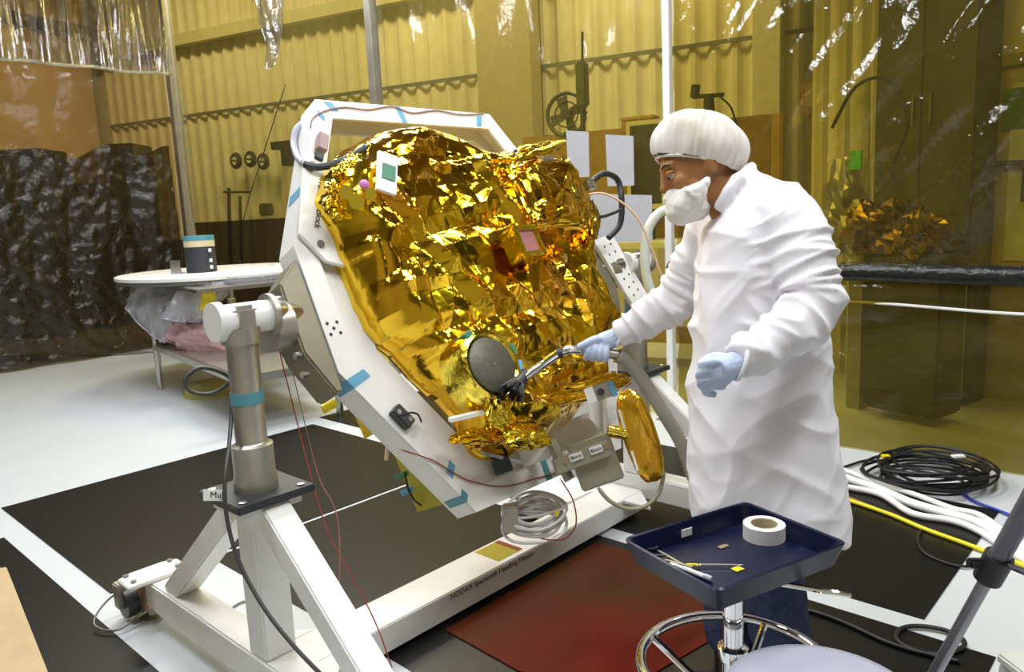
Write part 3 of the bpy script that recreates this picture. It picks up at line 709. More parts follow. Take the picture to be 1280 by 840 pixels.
# ================================================================== tilting frame
O8 = [(-.43, .75), (.43, .75), (.71, .21), (.71, -.21), (.40, -.75), (-.40, -.75), (-.71, -.21), (-.71, .21)]
def inset(poly, d):
    n = len(poly); out = []
    for i in range(n):
        p0, p1, p2 = np.array(poly[i-1]), np.array(poly[i]), np.array(poly[(i+1) % n])
        e1 = (p1-p0)/np.linalg.norm(p1-p0); e2 = (p2-p1)/np.linalg.norm(p2-p1)
        n1 = np.array([e1[1], -e1[0]]); n2 = np.array([e2[1], -e2[0]])
        m_ = n1+n2; m_ /= np.linalg.norm(m_); out.append(tuple(p1+m_*d/np.dot(m_, n1)))
    return out
tf = thing('tilt_frame', rp(0, -.75, 0), 'white octagonal tilting frame of channel beams around the gold instrument', 'frame')
I1 = inset(O8, .012); I2 = inset(O8, .072)
for i in range(8):
    j = (i+1) % 8
    mb = MB()
    mb.prism([O8[i], O8[j], I2[j], I2[i]], rp, -.010, 0)
    mb.prism([O8[i], O8[j], I1[j], I1[i]], rp, -.092, -.011)
    mb.prism([O8[i], O8[j], I2[j], I2[i]], rp, -.103, -.093)
    mb.build('channel_beam', M_white, tf)
IN = inset(O8, .068); IM = inset(O8, .175)
for i in (4, 5, 6):
    j = (i+1) % 8
    MB().prism([IN[i], IN[j], IM[j], IM[i]], rp, -.040, -.020).build('inner_rail', M_white, tf)
# mounting bracket at upper left with rounded corners and label
bk = [(-.69, .24), (-.63, .14), (-.52, .10), (-.45, .13), (-.50, .24), (-.56, .30), (-.50, .44), (-.50, .52), (-.56, .53), (-.60, .45)]
b1 = MB().prism(bk, rp, .004, .020).build('mounting_bracket', M_white, tf, bevel=.003)
for a_, b_ in ((-.63, .20), (-.555, .48)): MB().cyl(rp(a_, b_, .02), rp(a_, b_, .027), .012, n=12).build('bolt', M_grey, b1)
ldir = rp(-.43, .75)-rp(-.71, .21); ldir = ldir/np.linalg.norm(ldir)
text('Block', .032, rp(-.605, .285, .0215), -ldir, np.cross(nn, -ldir), M_ink, b1)
text('Front', .028, rp(-.553, .40, .0215), -ldir, np.cross(nn, -ldir), M_ink, b1)
def on_edge(i, t, inn, h=.001):
    p = np.array(O8[i])*(1-t)+np.array(O8[(i+1) % 8])*t; q = np.array(I2[i])*(1-t)+np.array(I2[(i+1) % 8])*t
    r_ = p*(1-inn)+q*inn; return r_
def tape(i, t, w=.028, m=M_blue, in0=0.0, in1=1.0, web=False):
    e = np.array(O8[(i+1) % 8])-np.array(O8[i]); ln = np.linalg.norm(e); dt = w/ln/2
    p = [on_edge(i, t-dt, in0), on_edge(i, t+dt, in0), on_edge(i, t+dt, in1), on_edge(i, t-dt, in1)]
    MB().prism(p, rp, .0006, .0016).build('tape_strip', m, tf)
    if web:
        p = [on_edge(i, t-dt, -.02), on_edge(i, t+dt, -.02), on_edge(i, t+dt, 0), on_edge(i, t-dt, 0)]
        MB().prism(p, rp, -.09, .0006).build('tape_strip', m, tf)
# tape pieces: edge 0 top, 1 upper right, 5 bottom-left long, 6 left, 7 upper left
tape(0, .05, .03, in0=.1, in1=.6); tape(0, .42, .025); tape(0, .93, .03, in0=.2, in1=.9); tape(7, .93, .02, in0=.2, in1=.6)
tape(5, .92, .035, web=True); tape(5, .22, .03, in0=.3, in1=.9, m=M_blue); tape(5, .10, .03, m=M_teal, in0=-.0, in1=.3, web=True); tape(4, .55, .03, m=M_teal); tape(7, .36, .04, in0=0, in1=.3, web=True)
for a_, b_ in ((0, 0), (-.022, .018), (.022, .018), (-.022, -.018), (.022, -.018)):
    c0 = on_edge(6, .32, .5)
    MB().cyl(rp(c0[0]+a_*.8, c0[1]+b_, 0), rp(c0[0]+a_*.8, c0[1]+b_, .0015), .0055, n=10).build('drilled_hole', M_black, tf)
# small connector boxes on the frame
def obox(name, i, t, inn, sz, m, h=.0, parent=tf, rot=0):
    p = on_edge(i, t, inn); e = np.array(O8[(i+1) % 8])-np.array(O8[i]); e = e/np.linalg.norm(e)
    u_ = ex*e[0]+vv*e[1]; w_ = np.cross(nn, u_)
    return MB().box(rp(p[0], p[1], h+sz[2]/2), sz, (u_, w_, nn)).build(name, m, parent, bevel=.003)
c1 = obox('connector_box', 5, .62, .55, (.075, .04, .03), M_dark); 
for dx in (-.022, .022):
    p = on_edge(5, .62, .55); MB().cyl(rp(p[0]+dx*-.7, p[1]+dx*.7, .03), rp(p[0]+dx*-.7, p[1]+dx*.7, .033), .008, n=12).build('screw', M_steel, c1)
obox('sensor_block', 7, .72, .55, (.07, .035, .03), mat('mauve_block', (.35, .25, .24), .5)); obox('sensor_block', 1, .35, .4, (.08, .02, .012), M_dark)
obox('sensor_block', 7, .60, .45, (.03, .03, .03), M_dark)
# trunnion arms that join the frame to the bearings
for sg, X in ((-1, XL), (1, XR)):
    ra = (X-.66)
    MB().cyl(rp(ra-sg*.10, 0, 0), rp(sg*.72, 0, -.05), .036, n=20).build('trunnion_shaft', M_steel, tf, smooth=True)
    MB().prism([(sg*.715, .17), (sg*.80, .09), (sg*.80, -.13), (sg*.74, -.27), (sg*.715, -.27)], rp, -.12, .0).build('trunnion_bracket', mat('olive_bracket', (.24, .22, .15), .45, .4), tf, bevel=.006)
    MB().cyl(rp(sg*.80, -.02, -.05), rp(sg*.86, -.02, -.05), .075, n=24).build('trunnion_flange', M_alu, tf, smooth=True)
for k_ in range(5):
    q = rp(-.80, .05-.06*k_, -.02); MB().cyl(q, q-ex*.02, .011, n=10).build('bolt', M_steel, tf)
MB().cyl(px(350, 398, 2.36), px(378, 393, 2.40), .026, n=18).build('shaft_coupling', M_goldy, tf, smooth=True)
# right-hand perforated bracket rising above the bearing
pb = [surf(x, y, .02) for x, y in ((742, 300), (765, 292), (812, 372), (800, 395))]
mb = MB(); mb.box8([p-nn*.02 for p in pb]+[p for p in pb]); b3 = mb.build('perforated_bracket', M_white, tf, bevel=.002)
for u_ in np.linspace(.12, .9, 8):
    for w_ in (.3, .65):
        q = (pb[0]*(1-w_)+pb[1]*w_)*(1-u_)+(pb[3]*(1-w_)+pb[2]*w_)*u_; MB().cyl(q, q+nn*.002, .005, n=8).build('drilled_hole', M_dark, b3)

# ================================================================== gold instrument
ins = thing('foil_covered_instrument', rp(0, -.6, .05), 'crumpled gold foil covered spacecraft instrument inside the white tilting frame', 'instrument')
OUT = [(.70, .30), (.64, .10), (.60, -.08), (.61, -.28), (.42, -.41), (.35, -.52), (.1, -.60), (-.1, -.63), (-.25, -.62), (-.33, -.57), (-.335, -.44), (-.455, -.27), (-.555, -.09), (-.575, .08), (-.59, .25), (-.60, .34), (-.54, .44), (-.39, .55), (-.26, .61), (-.11, .635), (.05, .60), (.2, .52), (.4, .53), (.6, .5), (.70, .42)]
OC = np.array([.02, -.02])
def outline_r(ang):
    d = np.array([math.cos(ang), math.sin(ang)]); best = .3
    for i in range(len(OUT)):
        p = np.array(OUT[i])-OC; q = np.array(OUT[(i+1) % len(OUT)])-OC; e = q-p
        den = d[0]*e[1]-d[1]*e[0]
        if abs(den) < 1e-9: continue
        t = (p[0]*e[1]-p[1]*e[0])/den; u_ = (p[0]*d[1]-p[1]*d[0])/den
        if t > 0 and -1e-6 <= u_ <= 1+1e-6: best = t
    return best
def seg_d(a, b, p, q):
    px_, py_ = q[0]-p[0], q[1]-p[1]; l2 = px_*px_+py_*py_
    t = np.clip(((a-p[0])*px_+(b-p[1])*py_)/l2, 0, 1)
    return np.hypot(a-p[0]-t*px_, b-p[1]-t*py_)
CREASES = []   # (pixel from, pixel to, height, width) of the main folds, placed on the foil at h = .16
for x0, y0, x1, y1, hh, wd in ((478, 232, 560, 330, .035, .03), (560, 330, 640, 430, .03, .035), (590, 205, 660, 300, .03, .02), (505, 350, 555, 345, .02, .03), (470, 300, 510, 420, .022, .02),
        (500, 440, 590, 420, .035, .03), (640, 360, 700, 420, .025, .025), (700, 330, 735, 400, .02, .02), (440, 360, 480, 460, .02, .02), (545, 205, 640, 215, .02, .02), (520, 330, 545, 400, .02, .02),
        (580, 500, 690, 515, .03, .03), (680, 470, 760, 440, .03, .025), (600, 400, 700, 380, -.03, .04), (540, 290, 620, 270, -.03, .04)):
    p = onplane(x0, y0, CC+nn*.16, nn)-CC; q = onplane(x1, y1, CC+nn*.16, nn)-CC
    CREASES.append(((p@ex, p@vv), (q@ex, q@vv), hh, wd))
def foil_h(a, b):
    h = crumple(a, b, .026, 2)
    for p, q, hh, wd in CREASES:
        d = seg_d(a, b, p, q); h = h+hh*np.clip(1-d/wd/1.4, 0, 1)
    return h
D0 = .165
na, ns_ = 460, 150
G = np.zeros((na, ns_+4, 3))
for i in range(na):
    an = 2*math.pi*i/na; R_ = outline_r(an)
    s = np.concatenate([np.linspace(.004, 1, ns_+1)**.85, [1.0, .99, .97]])
    a = OC[0]+np.cos(an)*R_*s; b = OC[1]+np.sin(an)*R_*s
    dist = R_*(1-s)
    pr = 1-np.clip(1-dist/.13, 0, 1)**2.6
    h = D0*pr+foil_h(a, b)*np.clip(.35+dist/.1, 0, 1)
    h = np.where(dist < 1e-9, -.0, h); h[ns_+1] = -.025; h[ns_+2] = -.04; h[ns_+3] = -.05
    wob = 1+.012*facet(np.array([an*.5]), h[:1]*0, .05, 4)[0]
    G[i] = CC+np.outer((a-OC[0])*wob+OC[0], ex)+np.outer((b-OC[1])*wob+OC[1], vv)+np.outer(h, nn)
MB().grid(G, True).build('foil_blanket', M_gold, ins)

def foil_box(name, fn, amp, sd, m=M_gold, n=40, parent=ins, pw=5.0, fine=.25):
    """superellipsoid pillow fn(x,y,z in -1..1)->world, crumpled"""
    P = []; F = []; nv = n
    for i in range(n+1):
        th = -math.pi/2+math.pi*i/n
        for k_ in range(2*n):
            ph = 2*math.pi*k_/(2*n)
            e = 2/pw
            sp = lambda v: math.copysign(abs(v)**e, v)
            x = sp(math.cos(th))*sp(math.cos(ph)); y = sp(math.cos(th))*sp(math.sin(ph)); z = sp(math.sin(th))
            P.append((x, y, z))
    Q = np.array(P); f = 1+amp*(facet(Q[:, 0]+Q[:, 2]*.6, Q[:, 1]-Q[:, 2]*.5, .6, sd)+.5*facet(Q[:, 0]-Q[:, 2]*.4, Q[:, 1]+Q[:, 2]*.7, .27, sd+1)+fine*facet(Q[:, 0]+Q[:, 2], Q[:, 1]+Q[:, 2], .13, sd+2))
    W = [fn(*(q*g)) for q, g in zip(Q, f)]
    for i in range(n):
        for k_ in range(2*n): F.append((i*2*n+k_, i*2*n+(k_+1) % (2*n), (i+1)*2*n+(k_+1) % (2*n), (i+1)*2*n+k_))
    return MB().add(W, F).build(name, m, parent)
# raised box at the upper right, with bright tufts
foil_box('foil_box', lambda x, y, z: rp(.30+.18*x+.02*y, .235+.15*y, .17+.12*z), .06, 4)
foil_box('foil_tuft', lambda x, y, z: surf(672+26*x, 187+9*y-6*x, .27+.03*z), .36, 8, M_goldy, 18, pw=2.2, fine=.03)
foil_box('foil_tuft', lambda x, y, z: surf(712+9*x+6*y, 225+30*y, .27+.02*z), .3, 9, M_goldy, 14, pw=2.5)
foil_box('foil_tuft', lambda x, y, z: surf(741+9*x, 275+22*y, .2+.02*z), .3, 10, M_gold, 14, pw=2.5)
MB().box(surf(683, 200, .30), (.075, .02, .03), (ex, vv, nn)).build('connector_plate', M_steel, ins, bevel=.003)
MB().box(surf(737, 231, .28), (.05, .04, .03), (ex, vv, nn)).build('connector', M_steel, ins, bevel=.004)
# rim of small tufts over the upper left edge
for i_, (x, y) in enumerate(((414, 232), (424, 212), (444, 198), (462, 186), (478, 180), (492, 175), (508, 172), (413, 252), (422, 266), (436, 205))):
    foil_box('foil_tuft', lambda x_, y_, z_: surf(x+10*x_+2*y_, y+8*y_-3*x_, .10+.025*z_), .32, 20+i_, M_goldy, 12, pw=2.2, fine=.03)
# side panel with white maker's plate
lp = thing_plate = MB().prism([(-.052, -.055), (.052, -.055), (.052, .055), (-.052, .055)], lambda a, b, h: surf(482+a*230+b*20, 218-b*430+a*80, .20)+nn*h, 0, .012).build('maker_plate', M_label, ins)
MB().prism([(-.03, -.02), (.04, -.02), (.04, .022), (-.03, .022)], lambda a, b, h: surf(482+a*230+b*20, 218-b*430+a*80, .20)+nn*h, .013, .016).build('plate_emblem', M_green, lp)
MB().ell(surf(455, 231, .2), .016, .016, .016).build('pink_cap', M_purple, ins, smooth=True)
for (x, y, r) in ((463, 243, .02), (446, 252, .024), (432, 240, .022)):
    MB().cyl(surf(x, y, .14), surf(x, y, .2), r, n=14).build('fitting', M_goldy, ins, smooth=True)
# square aperture with pink pane
c_ = surf(654, 306, .24)
apx = MB()
for (da, db, sa, sb) in ((-.05, 0, .022, .12), (.05, 0, .022, .12), (0, -.05, .10, .022), (0, .05, .10, .022)): apx.box(c_+ex*da+vv*db, (sa, sb, .08), (ex, vv, nn))
ap = apx.build('aperture_frame', M_goldy, ins, bevel=.004)
MB().box(c_+nn*.02, (.08, .08, .02), (ex, vv, nn)).build('aperture_pane', M_pinkpane, ap)
# lens barrel
c_ = surf(615, 456, .215)
MB().lathe([(.132, -.10), (.128, -.02), (.120, .002), (.104, .006), (.094, -.004), (.092, -.05)], c_, nn, 40).build('lens_barrel', M_goldy, ins, smooth=True)
ls = MB().lathe([(.091, -.03), (.091, .004), (.085, .008), (.01, .009)], c_, nn, 40).build('lens_cover', M_lens, ins, smooth=True)
MB().lathe([(.004, 0), (.004, .003)], c_+nn*.009, nn, 10).build('centre_pin', M_steel, ls)
for an, m_ in ((.3, M_green), (-.5, M_green), (-.2, M_blue), (2.0, M_green)):
    q = c_+(ex*math.cos(an)+vv*math.sin(an))*.121-nn*.02; MB().box(q, (.02, .035, .05), (ex*math.cos(an)+vv*math.sin(an), -ex*math.sin(an)+vv*math.cos(an), nn)).build('tape_patch', m_, ins, bevel=.002)
# bright flaps along the lower edge
foil_box('foil_flap', lambda x, y, z: surf(660+32*x, 546+13*y+5*x, .16+.03*z), .36, 31, M_goldy, 22, pw=2.2, fine=.03)
foil_box('foil_flap', lambda x, y, z: surf(600+36*x, 546+12*y-4*x, .10+.03*z), .34, 33, M_gold, 22, pw=2.2, fine=.03)
foil_box('foil_flap', lambda x, y, z: surf(720+60*x, 490+14*y-16*x, .16+.04*z), .20, 35, M_gold, 26, pw=3.0, fine=.04)
foil_box('foil_flap', lambda x, y, z: surf(622+14*x+4*y, 510+22*y, .20+.02*z), .34, 37, M_goldy, 18, pw=2.2, fine=.03)
p0, p1 = surf(562, 525, .14), surf(604, 515, .17); MB().bar(p0, p1, .022, .012).build('white_strap', M_label, ins)
# amber wrapped baffle at the lower right: flattened rounded drum
c_ = px(800, 545, 2.62); lu = px(817, 598, 2.60)-px(783, 490, 2.66); lu_l = np.linalg.norm(lu)/2; lu /= 2*lu_l
lw = np.cross(lu, cw); lw /= np.linalg.norm(lw); ld = np.cross(lu, lw)
bf = foil_box('amber_baffle', lambda x, y, z: c_+lu*lu_l*1.05*x+lw*.058*y+ld*.03*z, .03, 51, M_amber, 30, pw=2.7)
for t_ in (-.5, .45): MB().bar(c_+lw*-.046*math.copysign(1, np.dot(lw, cr))*1-ld*0.0+lu*lu_l*(t_-.22)-cw*.03, c_+lw*-.046*math.copysign(1, np.dot(lw, cr))+lu*lu_l*(t_+.22)-cw*.03, .014, .006).build('edge_strip', M_label, bf)
MB().cyl(c_-cr*.11+cu*.02, c_-cr*.02+cu*.0, .022, n=16).build('stub_tube', M_goldy, ins, smooth=True)
# electronics housing below the instrument, with two labels
M_hous = mat('housing_grey', (.36, .35, .26), .45, .3)
hx = (ex*.98+ez*.0); 
hc = px(735, 580, 2.60)
dxh = px(770, 565, 2.60)-px(700, 590, 2.60); dxh /= np.linalg.norm(dxh); dyh = px(748, 520, 2.62)-px(738, 600, 2.60); dyh -= dxh*np.dot(dxh, dyh); dyh /= np.linalg.norm(dyh); dnh = np.cross(dxh, dyh)
hs = MB().box(px(745, 578, 2.60)-dnh*.05, (.15, .16, .10), (dxh, dyh, dnh)).build('electronics_housing', M_hous, ins, bevel=.005)
rail = MB().box(px(727, 572, 2.585), (.20, .055, .03), (dxh, dyh, dnh)).build('connector_rail', M_hous, ins, bevel=.004)
for (x, y) in ((720, 571), (745, 562)):
    lb = MB().box(px(x, y, 2.565), (.044, .024, .004), (dxh, dyh, dnh)).build('label_plate', M_label, rail)
    text('Block', .017, px(x, y, 2.561), dxh, dyh, M_ink, lb)
for (x, y) in ((706, 577), (758, 557)): MB().lathe([(.009, 0), (.009, .006)], px(x, y, 2.57), dnh, 12).build('screw', M_brass, rail)
jb = MB().box(px(750, 490, 2.50), (.085, .05, .05), (dxh, dyh, dnh)).build('junction_box', M_alu, ins, bevel=.003)
MB().box(px(738, 494, 2.47), (.03, .05, .006), (dxh, dyh, dnh)).build('label_plate', M_label, jb); MB().box(px(766, 486, 2.47), (.018, .05, .006), (dxh, dyh, dnh)).build('tape_strip', M_blue, jb)
MB().cyl(px(751, 490, 2.47), px(751, 490, 2.455), .012, n=14).build('connector', M_dark, jb)
MB().bar(px(688, 550, 2.62), px(712, 600, 2.60), .035, .02).build('support_strut', M_hous, ins)
MB().prism([(0, 0), (.16, .02), (.14, .09), (.03, .07)], lambda a, b, h: px(628, 590, 2.72)+dxh*a+dyh*b+dnh*h, 0, .03).build('white_bracket', M_white, ins, bevel=.003)
MB().box(surf(628, 582, .02), (.06, .05, .04), (dxh, dyh, dnh)).build('relay_box', M_dark, ins, bevel=.003)
MB().bar(surf(603, 566, .03), surf(650, 577, .03), .03, .012).build('silver_rail', M_steel, ins)
MB().box(surf(668, 568, .03), (.10, .06, .015), (dxh, dyh, dnh)).build('white_cover', M_white, ins, bevel=.003)
# hanging kapton sheet and foil seen below the frame on the left
def sheet3(name, pts, d, m, parent, thick=.004, sd=1):
    P = [px(x, y, d+dd) for x, y, dd in pts]; n = len(P)
    return MB().add(P+[p+cw*thick for p in P], [tuple(range(n)), tuple(range(2*n-1, n-1, -1))]+[(i, i+n, (i+1) % n+n, (i+1) % n) for i in range(n)]).build(name, m, parent)
sheet3('kapton_sheet', [(488, 558, .05), (520, 555, .05), (562, 590, .02), (570, 626, .0), (522, 640, 0)], 2.75, M_olive, ins)
sheet3('foil_sheet', [(425, 470, 0), (455, 498, 0), (485, 532, 0), (456, 549, .0), (440, 512, 0)], 2.62, M_goldy, ins)
for x, y, m_ in ((502, 594, M_green), (509, 614, M_blue)): MB().box(px(x, y, 2.70), (.05, .02, .006), (cr*.9+cu*.4, cu*.9-cr*.4, -cw)).build('tape_patch', m_, ins)
MB().cyl(px(486, 540, 2.7), px(483, 575, 2.7), .008, n=10).build('pin', M_beige, ins)
MB().cyl(px(403, 512, 2.5), px(420, 503, 2.52), .016, n=14).build('yellow_plug', M_yellow, ins, smooth=True)

# ------------------------------------------------------------------ cables on the frame
def cable(name, pts, r, m, label, cat='cable', n=8, sub=6, group=None):
    return MB().tube(pts, r, n, sub).build(name, m, smooth=True, ang=180, label=label, cat=cat, group=group)
cable('black_hose', [surf(x, y, h) for x, y, h in ((380, 205, .02), (395, 209, .04), (415, 206, .06), (440, 195, .10), (458, 184, .12))], .012, M_dark, 'dark hose crossing the upper left of the white frame')
cable('clear_hose', [surf(x, y, h) for x, y, h in ((385, 152, -.1), (372, 160, -.1), (367, 178, -.1), (372, 196, -.05), (380, 204, .0))], .012, M_seat, 'pale hose looping around the left edge of the white frame', 'hose')
cable('red_wire', [surf(x, y, .004) for x, y in ((388, 160), (391, 148), (405, 139), (430, 134), (460, 137), (490, 133), (515, 141), (545, 138), (575, 143), (605, 142))], .0028, mat('mauve_wire', (.35, .2, .22), .5), 'thin mauve wire taped along the top bar of the frame', 'wire')
cable('red_wire', [surf(x, y, .006) for x, y in ((500, 562), (540, 575), (565, 590), (590, 602), (630, 608), (670, 598), (700, 590))], .0022, M_redwire, 'thin red wire along the lower bar of the frame', 'wire')
cable('red_wire', [px(x, y, d) for x, y, d in ((346, 420, 2.4), (352, 450, 2.4), (362, 490, 2.38), (372, 530, 2.35), (390, 600, 2.3), (410, 665, 2.25), (440, 720, 2.22), (470, 780, 2.2), (490, 835, 2.18))], (.0019), M_redwire, 'long red wire hanging from the left bearing past the post', 'wire')
cable('red_wire', [px(x, y, d) for x, y, d in ((350, 410, 2.42), (362, 450, 2.42), (374, 500, 2.42), (385, 545, 2.42), (400, 600, 2.4), (420, 640, 2.4), (425, 700, 2.4), (420, 780, 2.4))], .0017, M_pinkwire, 'pinkish wire hanging beside the long red wire', 'wire')
cable('black_cable', [px(x, y, d) for x, y, d in ((322, 398, 2.22), (318, 430, 2.2), (302, 462, 2.2), (270, 490, 2.18), (240, 490, 2.16), (232, 474, 2.16), (250, 460, 2.18), (278, 466, 2.2), (290, 480, 2.2), (289, 520, 2.17), (286, 560, 2.12), (281, 600, 2.07), (284, 650, 2.07), (300, 705, 2.06), (330, 760, 2.03), (365, 805, 2.0), (400, 842, 1.97)) ], .006, M_cable, 'dark cable looping off the left post and down the stand')
cable('black_cable', [px(x, y, d) for x, y, d in ((352, 440, 2.5), (366, 458, 2.5), (385, 470, 2.5), (418, 478, 2.55))], .006, M_black, 'short black cable curving below the left bearing')
cable('black_cable', [surf(x, y, h) for x, y, h in ((738, 228, .26), (755, 217, .25), (772, 225, .22), (777, 250, .2), (775, 280, .15), (760, 298, .1))], .013, M_dark, 'thick black cable looping off the right of the foil box')
cable('black_cable', [surf(x, y, h) for x, y, h in ((738, 265, .2), (750, 271, .2), (765, 267, .2), (776, 262, .2))], .007, M_dark, 'thin black cable tied to the thick looping cable')
cable('tan_wire', [px(x, y, d) for x, y, d in ((735, 243, 2.9), (755, 242, 2.9), (780, 255, 2.9), (800, 278, 2.9), (815, 312, 2.9), (825, 340, 2.9), (835, 365, 2.9))], .004, M_orangewire, 'thin tan wire arching in front of the pinned papers', 'wire')
cable('white_hose', [px(x, y, d) for x, y, d in ((842, 262, 3.0), (825, 266, 3.0), (811, 285, 3.0), (806, 315, 3.0), (808, 345, 3.0), (818, 375, 3.0), (830, 400, 3.0))], .02, mat('pale_hose', (.58, .62, .55), .4), 'thick pale hose bending behind the mask', 'hose')
cable('grey_tube', [px(x, y, d) for x, y, d in ((748, 610, 2.6), (762, 626, 2.6), (785, 636, 2.6), (808, 632, 2.6), (824, 615, 2.6), (830, 590, 2.6))], .0075, mat('olive_tube', (.42, .40, .27), .4), 'pale olive tube hanging in a loop below the amber baffle', 'tube')
cable('red_wire', [px(x, y, d) for x, y, d in ((700, 598, 2.58), (716, 625, 2.58), (720, 655, 2.58), (708, 672, 2.58), (690, 675, 2.58), (672, 672, 2.62))], .0025, M_redwire, 'thin reddish wire dangling past the coiled white cable', 'wire')
cable('black_wire', [px(x, y, d) for x, y, d in ((506, 590, 2.69), (510, 610, 2.69), (518, 625, 2.69), (527, 632, 2.69))], .004, M_black, 'black wire on the hanging kapton sheet', 'wire')
cable('black_wire', [surf(x, y, .03) for x, y in ((500, 520), (512, 516), (522, 518), (527, 528))], .003, M_black, 'small black wire arching to the connector box on the frame', 'wire')
cable('black_wire', [L(-.3, .97, .15), L(-.42, 1.05, .08), L(-.5, 1.0, .03), L(-.45, .9, .02), L(-.34, .93, .05)], .004, M_grey, 'thin dark wire looping at the far foot of the left stand', 'wire')
cable('black_wire', [L(-.14, .72, .006), L(-.05, .75, .006), L(.02, .68, .006), L(-.02, .60, .006), L(-.1, .56, .006)], .004, M_grey, 'thin dark wire on the floor behind the left stand', 'wire')
# coil of white cable lying over the beam
t = thing('cable_coil', px(668, 672, 2.72), 'coil of white cable resting on the beam below the frame', 'cable coil')
cc0 = px(668, 645, 2.66)
for k_ in range(12):
    ra, rb = .112-.005*((k_*5) % 9), .066-.004*((k_*4) % 9)
    uu = cr*math.cos(.08)+cu*math.sin(.08)+cw*0; ww = (cu*.55+cw*.83)
    pts = [cc0+(-.03+.0055*k_)*cu*1.0+cr*(.004*math.sin(k_*2.1))+uu*ra*math.cos(a_)+ww*rb*1.3*math.sin(a_)+cu*.004*math.sin(3*a_+k_) for a_ in np.linspace(0, 2*math.pi, 28, endpoint=False)]
    MB().tube(pts, .0055, 8, 1, True).build('cable_turn', M_whitecable, t, smooth=True)
MB().box(cc0-cr*.085-cw*.03+cu*.0, (.055, .06, .09), (cr, cw, cu)).build('strap', M_alu, t, bevel=.004)
MB().box(cc0+cr*.075+cu*.02-cw*.05, (.012, .006, .02), (cr, cw, cu)).build('yellow_tie', M_yellow, t)

# left stand details: roller and clamp at the far foot
t = thing('levelling_caster', L(-.33, 1.02, 0), 'brown caster roller with clamp at the far foot of the left stand', 'caster')
MB().cyl(L(-.40, .98, .07), L(-.25, .98, .07), .055, n=24).build('roller', M_dark, t, smooth=True, bevel=.0)
MB().cyl(L(-.27, .98, .07), L(-.22, .98, .07), .062, n=24).build('flange', M_brass, t, smooth=True)
MB().box(L(-.40, 1.0, .10), (.03, .05, .10), A3).build('clamp', M_alu, t, bevel=.005)

# ================================================================== person in lab coat
DP = 2.10
pc = px(950, 500, DP); pb_ = np.array([pc[0], pc[1], 0.0])
man = thing('person', pb_, 'person in white lab coat, bouffant cap and mask leaning to vacuum the gold foil', 'person')
ct, st_ = math.cos(math.radians(24)), math.sin(math.radians(24))
hf = -cr*ct-cu*st_; hu = cu*ct-cr*st_; hs = -cw
HA = (hf, hs, hu)
H0 = px(872, 209, DP)
def hp(f, s, u): return H0+hf*f+hs*s+hu*u
body = MB()
body.ell(hp(-.005, 0, .02), .098, .074, .098, HA, 28, 18)          # cranium
body.ell(hp(.038, 0, -.045), .058, .058, .07, HA, 24, 14)          # jaw and mouth
body.ell(hp(.075, 0, .032), .022, .055, .014, HA, 18, 10)          # brow
body.ell(hp(.105, 0, -.018), .016, .013, .017, HA, 14, 10)         # nose tip
body.tube([hp(.093, 0, .026), hp(.100, 0, .004), hp(.104, 0, -.016)], [.008, .010, .012], 10, 4)
for sg in (-1, 1):
    body.ell(hp(.068, sg*.040, -.018), .022, .020, .020, HA, 14, 10)   # cheek
    body.ell(hp(-.012, sg*.076, -.010), .018, .010, .032, HA, 14, 10)  # ear
body.tube([hp(-.02, 0, -.03), px(903, 245, DP), px(925, 275, DP)], [.055, .056, .065], 18, 4)
# trunk and limbs inside the clothes, one surface with the head
body.tube([px(925, 270, DP), px(945, 330, DP), px(948, 420, DP), px(952, 500, DP)], [.08, .13, .13, .13], 20, 4)
shL, elL, wrL = px(985, 282, 1.95), px(1012, 382, 1.87), px(922, 452, 1.79)
shR, elR, wrR = px(897, 290, 2.26), px(848, 372, 2.36), px(778, 417, 2.42)
body.tube([px(940, 275, 2.03), shL, elL, wrL], [.05, .05, .042, .03], 14, 5)
body.tube([px(930, 280, 2.16), shR, elR, wrR], [.05, .05, .042, .03], 14, 5)
hipN, hipF = px(962, 520, 2.03), px(945, 520, 2.18)
ftN = np.array([px(990, 690, 2.03)[0], px(990, 690, 2.03)[1], .09]); ftF = np.array([px(915, 690, 2.2)[0], px(915, 690, 2.2)[1], .09])
for hp_, ft in ((hipN, ftN), (hipF, ftF)):
    kn = (hp_+ft)/2-cr*.03; body.tube([hp_, kn, ft], [.075, .055, .04], 14, 5)
remesh(body, 'body', M_skin, man, .006, 3)
for sg in (1, -1):
    e_ = MB().ell(hp(.0835, sg*.033, .006), .0115, .0115, .0105, HA, 16, 12).build('eye', M_eye, man, smooth=True)
    MB().ell(hp(.0930, sg*.034, .000), .003, .005, .005, HA, 12, 8).build('iris', M_iris, e_, smooth=True)
    MB().ell(hp(.0835, sg*.033, .012), .0135, .0145, .0095, HA, 16, 10).build('eyelid', M_skin, e_, smooth=True)
    MB().tube([hp(.084, sg*.047, .003), hp(.0975, sg*.034, .0035), hp(.096, sg*.022, .004)], .0012, 6, 4).build('eyelash', M_iris, e_, smooth=True)
    MB().tube([hp(.082, sg*.052, .030), hp(.0945, sg*.034, .036), hp(.097, sg*.016, .031)], [.002, .0035, .002], 8, 4).build('eyebrow', M_iris, man, smooth=True)
# hair edge under the cap
hr = MB(); hr.ell(hp(-.028, 0, .036), .086, .078, .085, HA, 24, 14); hr.build('hair', mat('dark_hair', (.05, .03, .018), .6, bump=.5, bscale=80), man, smooth=True)
